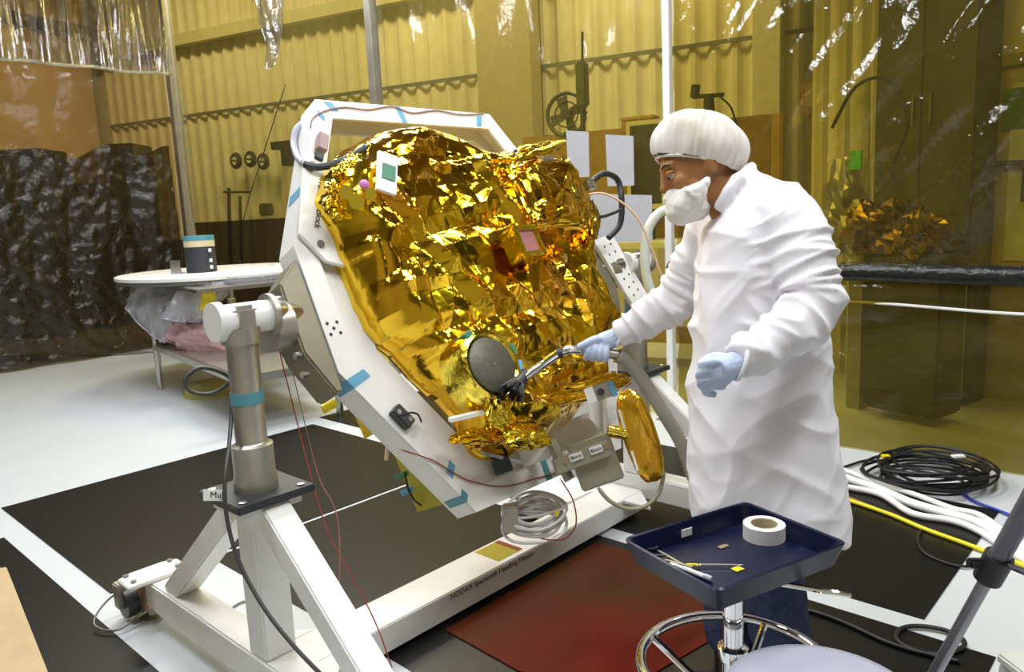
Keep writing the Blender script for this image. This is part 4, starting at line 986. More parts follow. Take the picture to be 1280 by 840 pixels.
# bouffant cap
ca = cu*.985+cr*.17; ca /= np.linalg.norm(ca); cb = -cr*.985+cu*.17; cb = cb-ca*np.dot(ca, cb); cb /= np.linalg.norm(cb); cs = -cw
K0 = px(869, 203, DP)
G = []
nph, nt_ = 240, 56
for i in range(nph):
    ph = 2*math.pi*i/nph; row = []
    for j in range(nt_+1):
        t = j/nt_; th = .03+t*math.radians(118)
        rr = math.sin(th)**.9; zz = math.cos(th)
        gat = (.030*math.sin(ph*11+2*math.sin(ph*3)+t*1.5)+.022*math.sin(ph*23+1.0-t)+.014*math.sin(ph*41+2.0*math.sin(ph*5)))
        g = 1+gat*(t**1.3)
        g += .06*mnoise.noise(Vector((math.cos(ph)*1.8, math.sin(ph)*1.8, t*2.5)))+.035*mnoise.noise(Vector((math.cos(ph)*6, math.sin(ph)*6, t*2.0)))
        fwd = math.cos(ph)
        drop = .012*max(0, -fwd)**2*t-.006*max(0, fwd)*t
        row.append(K0+(cb*math.cos(ph)*(.126 if fwd > 0 else .134)+cs*math.sin(ph)*.100)*rr*g+ca*(zz*.098*(1+.06*mnoise.noise(Vector((math.cos(ph)*2, math.sin(ph)*2, 5))))+.042-drop))
    G.append(row)
MB().grid(G, True).build('bouffant_cap', M_cap, man, smooth=True, ang=180, label='white gathered bouffant cap')
bnd = MB().tube([K0+(cb*math.cos(p_)*.104+cs*math.sin(p_)*.082)*(1+.02*math.sin(p_*22))-ca*.006 for p_ in np.linspace(0, 2*math.pi, 70, endpoint=False)], .0045, 7, 1, True); bnd.build('cap_elastic', M_cap, man, smooth=True)
# mask
mk = MB()
mk.ell(px(858, 254, DP), .066, .070, .052, (hf*.85-hu*.52, hs, hu*.85+hf*.52), 24, 16)
mk.ell(px(862, 262, DP), .055, .066, .034, (-cr, hs, cu), 24, 14)
mk.ell(px(843, 248, DP), .030, .030, .030, HA, 20, 12)
mk.tube([px(866, 246, DP-.062), px(880, 230, DP-.076), px(886, 221, DP-.080)], [.034, .016, .006], 12, 4)
mk.tube([px(866, 246, DP+.062), px(880, 230, DP+.076), px(886, 221, DP+.080)], [.034, .016, .006], 12, 4)
def d_mask(co, no):
    for i in range(len(co)):
        p = co[i]; co[i] = p+no[i]*(.003*mnoise.noise(Vector((p[0]*30, p[1]*18, p[2]*60)))+.002*mnoise.noise(Vector(p*70)))
    return co
remesh(mk, 'face_mask', M_mask, man, .005, 4, d_mask, label='white moulded face mask')
# coat
RINGS = [((896, 268), (938, 212), .070), ((887, 284), (966, 228), .125), ((880, 302), (1000, 252), .185), ((874, 332), (1018, 296), .20), ((870, 380), (1022, 365), .188), ((868, 440), (1026, 440), .178),
         ((866, 500), (1034, 500), .185), ((866, 560), (1042, 565), .195), ((868, 620), (1049, 630), .205), ((872, 655), (1053, 667), .21)]
ctm = MB(); nk = 48; Gc = []
def ringpts(f, b, dep, k_, pw=2.5):
    P0 = px(f[0], f[1], DP); P1 = px(b[0], b[1], DP); c = (P0+P1)/2; u_ = (P1-P0)/2; out = []
    for i in range(k_):
        a = 2*math.pi*i/k_; ca_, sa_ = math.cos(a), math.sin(a)
        out.append(c+u_*math.copysign(abs(ca_)**(2/pw), ca_)+cw*dep*math.copysign(abs(sa_)**(2/pw), sa_))
    return out
arr = [[np.array(p) for p in ringpts(*r, nk)] for r in RINGS]
cols = [catmull([arr[j][i] for j in range(len(arr))], 5) for i in range(nk)]
ctm.grid(cols, True); nr = len(cols[0])
ctm.f.append(tuple(i*nr for i in range(nk))); ctm.f.append(tuple(i*nr+nr-1 for i in range(nk-1, -1, -1)))
ctm.tube([px(955, 285, 2.03), shL, px(1006, 330, 1.89), elL, px(975, 420, 1.82), px(938, 446, 1.795), px(922, 453, 1.785)], [.10, .088, .076, .070, .062, .050, .040], 22, 6)
ctm.tube([px(920, 300, 2.2), shR, px(872, 335, 2.31), elR, px(812, 396, 2.39), wrR, px(772, 420, 2.425)], [.10, .088, .078, .074, .062, .046, .040], 22, 6)
# stand collar
col_ = MB(); 
ctm.tube([px(898, 262, DP-.05), px(912, 236, DP-.078), px(936, 212, DP-.04), px(940, 209, DP), px(936, 212, DP+.04), px(912, 236, DP+.078), px(898, 262, DP+.05)], [.018, .019, .016, .015, .016, .019, .018], 10, 5)
def segt(p, a, b):
    ab = b-a; t = float(np.clip(np.dot(p-a, ab)/np.dot(ab, ab), 0, 1)); q = a+ab*t; return t, np.linalg.norm(p-q)
ZW = float(px(950, 440, DP)[2])
def d_coat(co, no):
    for i in range(len(co)):
        p = co[i]; n = no[i]; d = 0.0
        x = float((p-pc)@cr); y = float((p-pc)@cw); z = float(p[2])
        best = None
        for nm, chain in (('L', (shL, elL, wrL)), ('R', (shR, elR, wrR))):
            t1, r1 = segt(p, chain[0], chain[1]); t2, r2 = segt(p, chain[1], chain[2])
            r = min(r1, r2)
            if best is None or r < best[0]: best = (r, (t1*.3 if r1 < r2 else .3+t2*.26), nm)
        rid = lambda v, k=2.0: max(0.0, 1-abs(v)*k)**1.5
        r, s, nm = best
        wa = 1-min(1.0, max(0.0, (r-.085)/.06)); wa = wa*wa*(3-2*wa)
        if s < .08: wa *= .5+.5*s/.08
        if wa > .001:
            near = math.exp(-((s-.30)/.09)**2)*1.0+math.exp(-((s-.54)/.07)**2)*.8+.5
            o_ = 3 if nm == 'L' else 8
            v = mnoise.noise(Vector((s*17+x*6, x*4+y*3-s*3, z*5+o_)))
            w = mnoise.noise(Vector((s*9-z*7, x*6, o_+z*2.5)))
            d += wa*(.010*near*(rid(v, 3.4)-.25)+.010*(rid(w, 3.2)-.25))
        if wa < .999:
            dn = max(0.0, (ZW-z))
            an = math.atan2(y/.19, x/.19)
            v = mnoise.noise(Vector((an*2.2, z*.9, 1.0)))
            v2 = mnoise.noise(Vector((x*5.0-z*4.2, y*3, (z+x)*2.4))); v3 = mnoise.noise(Vector((x*3.5+z*7.0, y*3, (z-x)*1.8+7))); v4 = mnoise.noise(Vector((x*9-z*8, y*6, z*4)))
            d += (1-wa)*((.002+.026*min(dn, .5))*v+.010*(rid(v2, 3.2)-.25)+.006*(rid(v3, 3.6)-.2)+.004*(rid(v4, 3)-.25))
        co[i] = p+n*d
    return co
coat = remesh(ctm, 'lab_coat', M_coat, man, .006, 6, d_coat, label='white lab coat falling below the knee')
# front closure placket and snaps on the coat
def on_coat_front(y): 
    return None
# gloves
def hand(name, shapes, label):
    mb = MB()
    for kind, *a in shapes:
        if kind == 'e': mb.ell(*a)
        else: mb.tube(*a)
    return remesh(mb, name, M_glove, man, .0032, 3, label=label)
# left (near) hand: relaxed, fingers curled down and in
D1 = 1.785
P_ = lambda x, y, d=D1: px(x, y, d)
sh = [('t', [P_(928, 452), P_(914, 457), P_(902, 462)], [.030, .031, .033], 14, 4), ('e', P_(901, 464), .036, .022, .036, (cr*.9-cu*.4, cw, cu*.9+cr*.4))]
for k_, (x, y) in enumerate(((887, 453), (884, 463), (886, 473), (892, 482))):
    dd = D1-.010+.006*k_
    sh.append(('t', [P_(x+14, y, dd), P_(x, y, dd-.004), P_(x-9, y+4, dd+.006), P_(x-9, y+9, dd+.026), P_(x+2, y+11, dd+.040)], [.0120, .0115, .0108, .0095, .0085], 10, 4))
sh.append(('t', [P_(908, 450, D1+.004), P_(896, 446, D1+.002), P_(884, 449, D1), P_(874, 457, D1+.002)], [.014, .0125, .011, .0090], 10, 4))
hand('glove', sh, 'pale blue glove hanging relaxed in front of the coat')
MB().tube([P_(926, 452, D1)-.0*cw+(cu*math.cos(a_)*.042+cw*math.sin(a_)*.042+cr*.01*math.cos(a_)) for a_ in np.linspace(0, 2*math.pi, 24, endpoint=False)], .006, 8, 1, True).build('cuff', M_coat, man, smooth=True)
# right (far) hand wrapped round the wand handle
D2 = 2.425
HD0, HD1 = px(728, 438, D2+.005), px(768, 443, D2)
hx_ = (HD1-HD0)/np.linalg.norm(HD1-HD0); hz_ = cu-hx_*np.dot(cu, hx_); hz_ /= np.linalg.norm(hz_); hy_ = np.cross(hx_, hz_)
if np.dot(hy_, cw) < 0: hy_ = -hy_
sh = [('t', [px(776, 418, 2.425), px(764, 424, 2.43), px(752, 428, 2.44)], [.030, .031, .030], 14, 4), ('e', px(750, 429, 2.44), .042, .022, .026, (hx_, hy_, hz_))]
for k_ in range(4):
    c = HD0+hx_*(.014+.0205*k_); R_ = .0245-.001*abs(k_-1)
    angs = (100, 60, 15, -35, -85, -125)   # over the top, down the near side, closing underneath
    sh.append(('t', [c+hz_*math.sin(math.radians(a_))*R_-hy_*math.cos(math.radians(a_))*R_*1.0 for a_ in angs], [.0105, .0105, .0102, .0098, .009, .0078], 10, 4))
sh.append(('t', [px(757, 424, 2.425), px(744, 424, 2.412), px(732, 429, 2.40), px(722, 434, 2.40)], [.014, .0125, .011, .0085], 10, 4))
hand('glove', sh, 'pale blue glove gripping the vacuum wand')
MB().tube([px(775, 418, 2.425)+(cu*.85+cr*.3)*math.cos(a_)*.041+cw*math.sin(a_)*.041 for a_ in np.linspace(0, 2*math.pi, 24, endpoint=False)], .006, 8, 1, True).build('cuff', M_coat, man, smooth=True)
# jeans and boots
jn = MB()
for hp_, ft in ((hipN, ftN), (hipF, ftF)):
    kn = (hp_+ft)/2-cr*.03
    jn.tube([hp_, kn, ft+ez*.08], [.105, .088, .075], 18, 6)
jn.ell((hipN+hipF)/2+ez*.03, .15, .17, .13, (cr, cw, ez))
def d_j(co, no):
    for i in range(len(co)):
        p = co[i]; co[i] = p+no[i]*(.007*mnoise.noise(Vector((p[0]*8, p[1]*8, p[2]*22)))+.004*mnoise.noise(Vector(p*30)))
    return co
remesh(jn, 'jeans', M_jeans, man, .009, 3, d_j)
for ft in (ftN, ftF):
    bt = MB(); bt.tube([ft+ez*.12, ft, ft-ez*.03], [.055, .05, .05], 14, 4); bt.ell(ft-cr*.06-ez*.045, .13, .05, .042, (cr, cw, ez)); bt.box(ft-cr*.06-ez*.08, (.24, .085, .02))
    remesh(bt, 'boot', M_black, man, .006, 4)

# ------------------------------------------------------------------ vacuum wand and hose
vw = thing('vacuum_wand', px(700, 440, 2.43), 'chrome vacuum wand with black brush held against the foil', 'vacuum wand')
bz = surf(640, 492, .26); w1 = surf(652, 474, .27)
MB().tube([w1, px(678, 456, 2.42), px(700, 441, 2.40), px(712, 437, 2.40), px(730, 438, 2.43)], [.0145, .0145, .0145, .0145, .0145], 14, 6).build('chrome_tube', M_chrome, vw, smooth=True)
MB().tube([HD0-hx_*.012, HD1+hx_*.012], [.0155, .0155], 14, 4).build('grip', M_alu, vw, smooth=True)
MB().cyl(px(699, 442, 2.40)-cr*.006, px(701, 440.5, 2.40)+cr*.004, .0165, n=16).build('joint_collar', M_dark, vw)
bd = (bz-w1)/np.linalg.norm(bz-w1)
MB().lathe([(.017, -.03), (.019, 0), (.026, .02), (.028, .03)], w1, bd, 20).build('brush_holder', M_black, vw, smooth=True)
bm_ = MB(); rr_ = random.Random(5)
for k_ in range(150):
    a_ = rr_.uniform(0, 6.28); r = .027*math.sqrt(rr_.random()); _, s_, t_ = basis(bd)
    o_ = (s_*math.cos(a_)+t_*math.sin(a_)); bm_.cyl(w1+bd*.025+o_*r, w1+bd*(.062+.012*rr_.random())+o_*r*1.7, .0022, .0012, 5)
bm_.build('bristles', M_black, vw, kind='stuff')
hose = thing('vacuum_hose', np.array([px(900, 640, 2.5)[0], px(900, 640, 2.5)[1], 0]), 'grey ribbed vacuum hose running from the glove down behind the coat', 'hose')
hpts = [HD1+hx_*.01, px(785, 452, 2.43), px(808, 482, 2.45), px(832, 520, 2.47), px(852, 555, 2.48), px(872, 610, 2.5), px(900, 680, 2.5), np.append(onz(930, 760)[:2], .03), np.append(onz(985, 745)[:2], .03)]
cpts = catmull([np.array(p) for p in hpts], 22)
rad = [.0215+.0022*(1 if i % 2 else -1) for i in range(len(cpts))]
MB().tube(cpts, rad, 14, 1).build('ribbed_tube', M_hose, hose, smooth=True, ang=180)
MB().tube(cpts[:10], .026, 16, 1).build('cuff', M_alu, hose, smooth=True)

# ================================================================== tray stand
TZ = .72
qs = [onz(x, y, TZ) for x, y in ((800, 668), (943, 622), (1050, 685), (870, 748))]
tc_ = sum(qs)/4; tx = (qs[2]-qs[3]+qs[1]-qs[0]); tx /= np.linalg.norm(tx); ty = np.array([-tx[1], tx[0], 0]); TA = (tx, ty, ez)
TWX = float((qs[2]-qs[3])@tx+(qs[1]-qs[0])@tx)/2; TWY = float((qs[1]-qs[2])@ty+(qs[0]-qs[3])@ty)/2
sx, sy = TWX/2, TWY/2
ts = thing('tray_stand', (tc_[0], tc_[1], 0), 'dark blue rectangular tray on a chrome stool base in front of the person', 'tray stand')
def tpt(a, b, z): return tc_+tx*a+ty*b+ez*(z-TZ)
mb = MB(); 
def rr4(hx__, hy__, r, n=5):
    out = []
    for (cx_, cy_, a0) in ((hx__-r, hy__-r, 0), (-hx__+r, hy__-r, 90), (-hx__+r, -hy__+r, 180), (hx__-r, -hy__+r, 270)):
        for k_ in range(n+1): a_ = math.radians(a0+90*k_/n); out.append((cx_+r*math.cos(a_), cy_+r*math.sin(a_)))
    return out
loops = [(sx-.015, sy-.015, TZ-.050), (sx, sy, TZ), (sx-.004, sy-.004, TZ+.003), (sx-.008, sy-.008, TZ), (sx-.022, sy-.022, TZ-.040)]
ptsL = [[tpt(a, b, z) for a, b in rr4(hx__, hy__, .02)] for hx__, hy__, z in loops]
n_ = len(ptsL[0]); Pv = [p for l_ in ptsL for p in l_]; Fv = []
for i in range(len(ptsL)-1):
    for k_ in range(n_): Fv.append((i*n_+k_, i*n_+(k_+1) % n_, (i+1)*n_+(k_+1) % n_, (i+1)*n_+k_))
Fv += [tuple(range(n_-1, -1, -1)), tuple(range((len(ptsL)-1)*n_, len(ptsL)*n_))]
mb.add(Pv, Fv).build('tray', M_tray, ts, smooth=True, ang=30)
cb_ = np.array([tc_[0], tc_[1], 0.0])
MB().box(cb_+ez*(TZ-.063), (.2, .16, .022), TA).build('mount_plate', M_black, ts, bevel=.004)
MB().tube([cb_+tx*.02-ty*.05+ez*(TZ-.075), cb_+tx*.1-ty*.16+ez*(TZ-.078), cb_+tx*.14-ty*.19+ez*(TZ-.085)], .006, 8, 4).build('height_lever', M_chrome, ts, smooth=True)
MB().lathe([(.022, .43), (.022, TZ-.074)], cb_, n=20).build('gas_column', M_chrome, ts, smooth=True)
MB().lathe([(.03, .10), (.03, .44), (.034, .445), (.034, .47), (.026, .475)], cb_, n=22).build('column_sleeve', M_chrome, ts, smooth=True)
RZ = .43; RR = .205
MB().tube([cb_+ez*RZ+RR*np.array([math.cos(a_), math.sin(a_), 0]) for a_ in np.linspace(0, 2*math.pi, 48, endpoint=False)], .0125, 10, 1, True).build('foot_ring', M_chrome, ts, smooth=True)
for k_ in range(4):
    a_ = math.radians(52+90*k_); d_ = np.array([math.cos(a_), math.sin(a_), 0])
    MB().tube([cb_+ez*(RZ-.10)+d_*.03, cb_+ez*(RZ-.07)+d_*.09, cb_+ez*RZ+d_*(RR-.004)], .009, 8, 5).build('ring_spoke', M_chrome, ts, smooth=True)
MB().lathe([(.042, RZ-.13), (.042, RZ-.07)], cb_, n=20).build('ring_hub', M_chrome, ts, smooth=True)
for k_ in range(5):
    a_ = math.radians(20+72*k_); d_ = np.array([math.cos(a_), math.sin(a_), 0]); e_ = np.array([-d_[1], d_[0], 0])
    lg = MB().tube([cb_+ez*.12+d_*.02, cb_+ez*.105+d_*.12, cb_+ez*.075+d_*.26], [.02, .018, .014], 8, 4).build('base_leg', M_chrome, ts, smooth=True)
    MB().cyl(cb_+d_*.26+ez*.027-e_*.016, cb_+d_*.26+ez*.027+e_*.016, .026, n=16).build('caster_wheel', M_black, lg)
# things on the tray
def traypt(x, y, z=TZ-.040): return onz(x, y, z)
tp = traypt(955, 672); tp = np.array([tp[0], tp[1], TZ-.0395])
tr_ = thing('tape_roll', tp, 'roll of white tape lying at the back of the blue tray', 'tape')
def annulus(r0, r1, z0, z1, c, m, name, parent, n=36):
    P = []
    for r, z in ((r0, z0), (r1, z0), (r1, z1), (r0, z1)):
        for k_ in range(n): a_ = 2*math.pi*k_/n; P.append(c+np.array([r*math.cos(a_), r*math.sin(a_), z]))
    F = [(i*n+k_, i*n+(k_+1) % n, ((i+1) % 4)*n+(k_+1) % n, ((i+1) % 4)*n+k_) for i in range(4) for k_ in range(n)]
    return MB().add(P, F).build(name, m, parent, smooth=True, ang=35)
annulus(.0315, .047, 0, .034, tp, M_whitecable, 'tape_body', tr_); annulus(.029, .0314, 0, .0345, tp, M_beige, 'core', tr_)
def tool(name, a, b, r, m, label, cat, z=TZ-.034, handle=None):
    p0, p1 = traypt(*a, z), traypt(*b, z); t = thing(name, (p0+p1)/2, label, cat)
    MB().tube([p0, p0*.5+p1*.5, p1], [r*.5, r, r], 8, 4).build('shaft', m, t, smooth=True)
    if handle: MB().tube([p1*.75+p0*.25, p1], r*1.25, 8, 3).build('handle', handle, t, smooth=True)
    return t
tool('scalpel', (930, 706), (858, 706), .0026, M_steel, 'thin steel scalpel with yellow handle lying across the tray', 'scalpel', handle=M_yellow)
tool('marker_pen', (838, 704), (890, 724), .005, M_label, 'white marker pen at the near corner of the tray', 'pen', handle=M_seat)
t = thing('scissors', traypt(822, 690, TZ-.034), 'dark handled scissors in the left corner of the tray', 'scissors')
for dx_, dy_ in ((812, 684), (824, 697)):
    c = traypt(dx_, dy_, TZ-.033); MB().tube([c+np.array([.016*math.cos(a_), .011*math.sin(a_), 0]) for a_ in np.linspace(0, 6.283, 16, endpoint=False)], .0035, 7, 1, True).build('finger_loop', M_black, t, smooth=True)
MB().bar(traypt(822, 688, TZ-.034), traypt(864, 712, TZ-.034), .006, .003, up=ez).build('blade', M_steel, t); MB().bar(traypt(828, 699, TZ-.033), traypt(866, 709, TZ-.033), .006, .003, up=ez).build('blade', M_steel, t)
for (x, y, w, h, m_, lb) in ((922, 711, .022, .018, M_yellow, 'bright yellow foil scrap near the front edge of the tray'), (904, 683, .026, .012, M_brass, 'brown paper scrap in the middle of the tray')):
    MB().box(traypt(x, y, TZ-.0385), (w, h, .0016), TA).build('foil_scrap', m_, label=lb, cat='scrap')
MB().box(tpt(-.02, sy-.022, TZ-.020), (.03, .002, .018), TA).build('tray_label', M_label, ts)

# ------------------------------------------------------------------ round stool seat in the foreground
sc = np.array([.51, 1.215, 0]); rs = .172; SZ = .60
sl = thing('round_stool', sc, 'round light grey stool seat at the bottom edge of the photo', 'stool')
MB().lathe([(.05, SZ-.06), (rs-.02, SZ-.058), (rs-.004, SZ-.045), (rs, SZ-.025), (rs-.006, SZ-.008), (rs-.03, SZ), (.02, SZ+.004)], sc, n=56).build('seat', M_seat, sl, smooth=True, ang=60)
MB().lathe([(.024, .10), (.024, SZ-.06)], sc, n=18).build('column', M_chrome, sl, smooth=True)
MB().lathe([(.08, SZ-.075), (.08, SZ-.06)], sc, n=18).build('seat_plate', M_black, sl)
for k_ in range(5):
    a_ = math.radians(10+72*k_); d_ = np.array([math.cos(a_), math.sin(a_), 0]); e_ = np.array([-d_[1], d_[0], 0])
    lg = MB().tube([sc+ez*.11+d_*.02, sc+ez*.09+d_*.1, sc+ez*.07+d_*.2], [.02, .018, .014], 8, 4).build('base_leg', M_chrome, sl, smooth=True)
    MB().cyl(sc+d_*.2+ez*.026-e_*.015, sc+d_*.2+ez*.026+e_*.015, .025, n=16).build('caster_wheel', M_black, lg)

# ------------------------------------------------------------------ tripod at the right edge
foot = onz(1118, 935); foot[2] = .01; up_ = px(1285, 632, 1.62); ld_ = up_-foot
apex = foot+ld_*(1.36/ld_[2])
tri = thing('tripod', (apex[0], apex[1], 0), 'grey tripod at the right edge with one slanting telescopic leg in view', 'tripod')
M_trip = mat('tripod_grey', (.14, .14, .17), .35, .5)
kn = foot+ld_*(float((px(1216, 748, 1.6)[2])-.01)/ld_[2])
feet = [foot, np.array([apex[0]+.62, apex[1]+.35, .01]), np.array([apex[0]+.35, apex[1]-.62, .01])]
for i, f_ in enumerate(feet):
    d_ = apex-f_; k0 = f_+d_*((kn[2]-.01)/d_[2])
    lgu = MB().cyl(k0, apex, .021, n=16).build('leg', M_trip, tri, smooth=True)
    _, s_, t_ = basis(d_); MB().cyl(k0+s_*.019, apex+s_*.019, .008, n=10).build('leg_rib', M_trip, lgu, smooth=True)
    MB().cyl(f_+d_*.02, k0+d_*.02, .0145, n=14).build('lower_leg', mat('tripod_inner', (.30, .30, .33), .3, .7), tri, smooth=True)
    ck = MB().cyl(k0-d_*.018, k0+d_*.030, .030, n=16).build('leg_clamp', M_black, tri, smooth=True)
    MB().box(k0-cr*.034+cu*.016, (.04, .022, .02), (cr, cw, cu)).build('clamp_lever', M_black, ck, bevel=.004)
    MB().lathe([(.022, -.008), (.022, .01), (.014, .03)], f_, d_, 14).build('rubber_foot', M_black, tri, smooth=True)
    ce = np.array([apex[0], apex[1], k0[2]+.03]); MB().cyl(k0+d_*.02, ce, .007, n=10).build('brace', M_trip, tri, smooth=True)
MB().cyl((apex[0], apex[1], kn[2]-.05), apex+ez*.15, .018, n=16).build('centre_column', M_trip, tri, smooth=True)
MB().lathe([(.05, -.03), (.055, 0), (.05, .04), (.03, .06)], apex, n=18).build('shoulder', M_black, tri, smooth=True)

# ------------------------------------------------------------------ cables on the floor, right
def floorpts(pp, z): return [np.append(onz(x, y)[:2], z) for x, y in pp]
def fcable(name, pp, r, m, label, z=None, cat='cable', n=8): return cable(name, floorpts(pp, (r+.005) if z is None else z), r, m, label, cat, n)
fcable('yellow_cable', ((1000, 606), (1052, 626), (1110, 646), (1155, 665), (1215, 687), (1290, 715), (1340, 735)), .010, M_yellow, 'yellow cable crossing the black mat at the right')
fcable('brown_cable', ((1010, 606), (1056, 623), (1100, 640), (1125, 649)), .006, M_brown, 'brown cable lying along the yellow cable')
for i, (o_, r, lb) in enumerate(((0, .022, 'thickest white cable of the bundle on the floor'), (7, .016, 'white cable along the front of the thick white cable'), (-5, .014, 'white cable twisting behind the thick white cable'))):
    fcable('white_cable', ((1010, 592+o_), (1052, 603+o_*1.3), (1100, 619+o_*.6), (1140, 636+o_*1.6), (1190, 651+o_*.8), (1225, 662+o_*1.2), (1270, 693+o_), (1330, 730+o_)), r, M_whitecable, lb, z=.005+r+(.024*(i == 2)))
fcable('black_cable', ((1250, 708), (1200, 711), (1165, 700), (1150, 688), (1148, 672), (1158, 660)), .006, M_black, 'thin black cable bowing across the right mat edge')
fcable('blue_cable', ((1195, 612), (1215, 628), (1245, 640), (1270, 650)), .007, M_bluewire, 'blue cable leaving the black coil to the right')
fcable('black_cable', ((985, 762), (1020, 770), (1060, 785), (1110, 808), (1160, 822), (1196, 818), (1205, 806), (1180, 792), (1145, 787), (1124, 792), (1122, 806), (1150, 820), (1200, 832)), .008, M_black, 'black cable looped on the mat beside the tripod leg')
t = thing('cable_coil', onz(1165, 603), 'large tangled coil of black cable on the floor at the right', 'cable coil')
cc0 = onz(1160, 602); rr_ = random.Random(3)
for k_ in range(13):
    ra = .25+.06*rr_.uniform(-1, 1); rb = .19+.05*rr_.uniform(-1, 1); ph = rr_.uniform(0, 6.28); ox, oy = rr_.uniform(-.07, .07), rr_.uniform(-.07, .07)
    pts = [cc0+np.array([ox+ra*math.cos(a_)*.95, oy+rb*math.sin(a_)*1.1, .012+.0075*k_+.012*math.sin(2*a_+ph)]) for a_ in np.linspace(0, 2*math.pi, 40, endpoint=False)]
    MB().tube(pts, .0075, 7, 1, True).build('cable_turn', M_black, t, smooth=True)
MB().box(cc0+np.array([-.16, .12, .10]), (.04, .03, .02)).build('yellow_tie', M_yellow, t, bevel=.003)
MB().box(cc0+np.array([.16, .02, .12]), (.06, .035, .012)).build('white_tie', M_label, t, bevel=.003)
fcable('black_cable', ((1040, 592), (1060, 585), (1085, 578), (1105, 582), (1115, 594)), .0075, M_black, 'black cable end trailing left from the tangled coil')
# corner of a pale box at the lower right
q = onz(1247, 818, .13); bx_ = thing('equipment_case', np.array([q[0]+.2, q[1]-.15, 0]), 'pale grey equipment case just entering the lower right corner', 'case')
c = np.array([q[0], q[1], 0])+ex*-.0; d1 = np.array([.97, .1, 0]); d1 /= np.linalg.norm(d1); d2 = np.array([d1[1], -d1[0], 0])
MB().box(c+d1*.2+d2*.15+ez*.055, (.40, .30, .10), (d1, d2, ez)).build('body', mat('pale_case', (.6, .62, .58), .4), bx_, bevel=.008)
MB().box(c+d1*.2+d2*.15+ez*.12, (.405, .305, .028), (d1, d2, ez)).build('lid', mat('pale_case', (.6, .62, .58), .4), bx_, bevel=.006)
# red window reflection, built as an added sheet under the beam
MB().prism([(.30, -.03), (1.20, -.03), (1.22, -.42), (.9, -.80), (.42, -.72), (.28, -.40)], lambda a, b, h: L(a, b, h), .005, .009).build('reflection_sheet', M_redreflection, label='dark red plastic sheet lying on the mat in front of the cross beam', cat='plastic sheet')  # no real plastic sheet: added stand-in for the red window reflection
# beige window reflection, built as an added block in the lower left corner
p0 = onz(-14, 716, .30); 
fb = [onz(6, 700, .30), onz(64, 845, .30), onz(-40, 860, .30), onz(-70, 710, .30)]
MB().box8([np.append(p[:2], .0) for p in fb]+[p for p in fb]).build('reflection_block', M_beigereflection, bevel=.02, smooth=True, label='beige foam block in the lower left corner of the photo', cat='foam block')  # no real foam block: added stand-in for the beige window reflection

# ================================================================== round table cart at the left
SZ_ = .39
k1, k2, k3 = onz(195, 434, SZ_), onz(300, 476, SZ_), onz(420, 455, SZ_)
k2 = k2; ux = (k3-k2); wx_ = np.linalg.norm(ux); ux /= wx_; uy = (k1-k2); wy_ = np.linalg.norm(uy); uy = uy/wy_
k4 = k1+k3-k2; kc = (k1+k3)/2; base = np.array([kc[0], kc[1], 0])
PZ = 1.02
rt = thing('round_table', base, 'white round table plate on a steel leg cart at the left', 'table')
for p in (k1, k2, k3, k4): MB().cyl((p[0], p[1], .0), (p[0], p[1], PZ-.06), .028, n=14).build('leg', M_steel, rt, smooth=True)
MB().add([tuple(p-ez*.02) for p in (k1, k2, k3, k4)]+[tuple(p+ez*.01) for p in (k1, k2, k3, k4)], [(3, 2, 1, 0), (4, 5, 6, 7), (0, 1, 5, 4), (1, 2, 6, 5), (2, 3, 7, 6), (3, 0, 4, 7)]).build('lower_shelf', M_alu, rt)
for a_, b_ in ((k1, k2), (k2, k3), (k3, k4), (k4, k1)): MB().bar(a_, b_, .04, .05).build('shelf_rail', M_steel, rt)
dcx = px(275, 336, 7.25); dc = np.array([dcx[0], dcx[1], PZ]); RP = .90
MB().lathe([(RP-.03, -.02), (RP, -.015), (RP, .012), (RP-.02, .02), (.02, .021)], dc, n=72).build('plate', M_white, rt, smooth=True, ang=30)
MB().lathe([(RP-.05, -.055), (RP-.02, -.05), (RP-.02, -.02), (RP-.05, -.02)], dc, n=72).build('rim_band', M_grey, rt, smooth=True, ang=30)
for (x, y) in ((278, 329), (300, 327), (315, 330), (330, 326), (340, 331)):
    q = onz(x, y, PZ+.021); MB().cyl(q, q+ez*.004, .012, n=10).build('bolt_hole', M_grey, rt)
# cylinder with taped top
q = px(252, 333, 7.0); q[2] = PZ+.021
cy = thing('taped_canister', q, 'black cylinder with teal and beige tape round its top, on the round table', 'canister')
hC = .33; rC = .13
MB().lathe([(rC, 0), (rC, hC-.1)], q, n=32).build('barrel', mat('black_canister', (.03, .032, .04), .5), cy, smooth=True)
MB().lathe([(rC+.002, hC-.1), (rC+.002, hC-.045)], q, n=32).build('beige_tape', M_beige, cy, smooth=True)
MB().lathe([(rC+.003, hC-.045), (rC+.003, hC), (.01, hC+.001)], q, n=32).build('teal_tape', M_teal, cy, smooth=True)
for k_ in (.04, .10, .19): MB().box(q+cr*(rC-.012)-cw*(.07)+ez*k_, (.02, .02, .03), (cr, cw, cu)).build('rivet', M_label, cy)
q = px(219, 330, 6.9); q[2] = PZ+.021
bk_ = thing('steel_bracket', q, 'small steel angle bracket on the round table left of the black cylinder', 'bracket')
MB().box(q+ez*.06, (.09, .012, .12), (cr, cw*1, ez)).build('upright_plate', M_steel, bk_, bevel=.002); MB().box(q+ez*.006+cw*.04, (.09, .09, .012)).build('foot_plate', M_steel, bk_, bevel=.002)
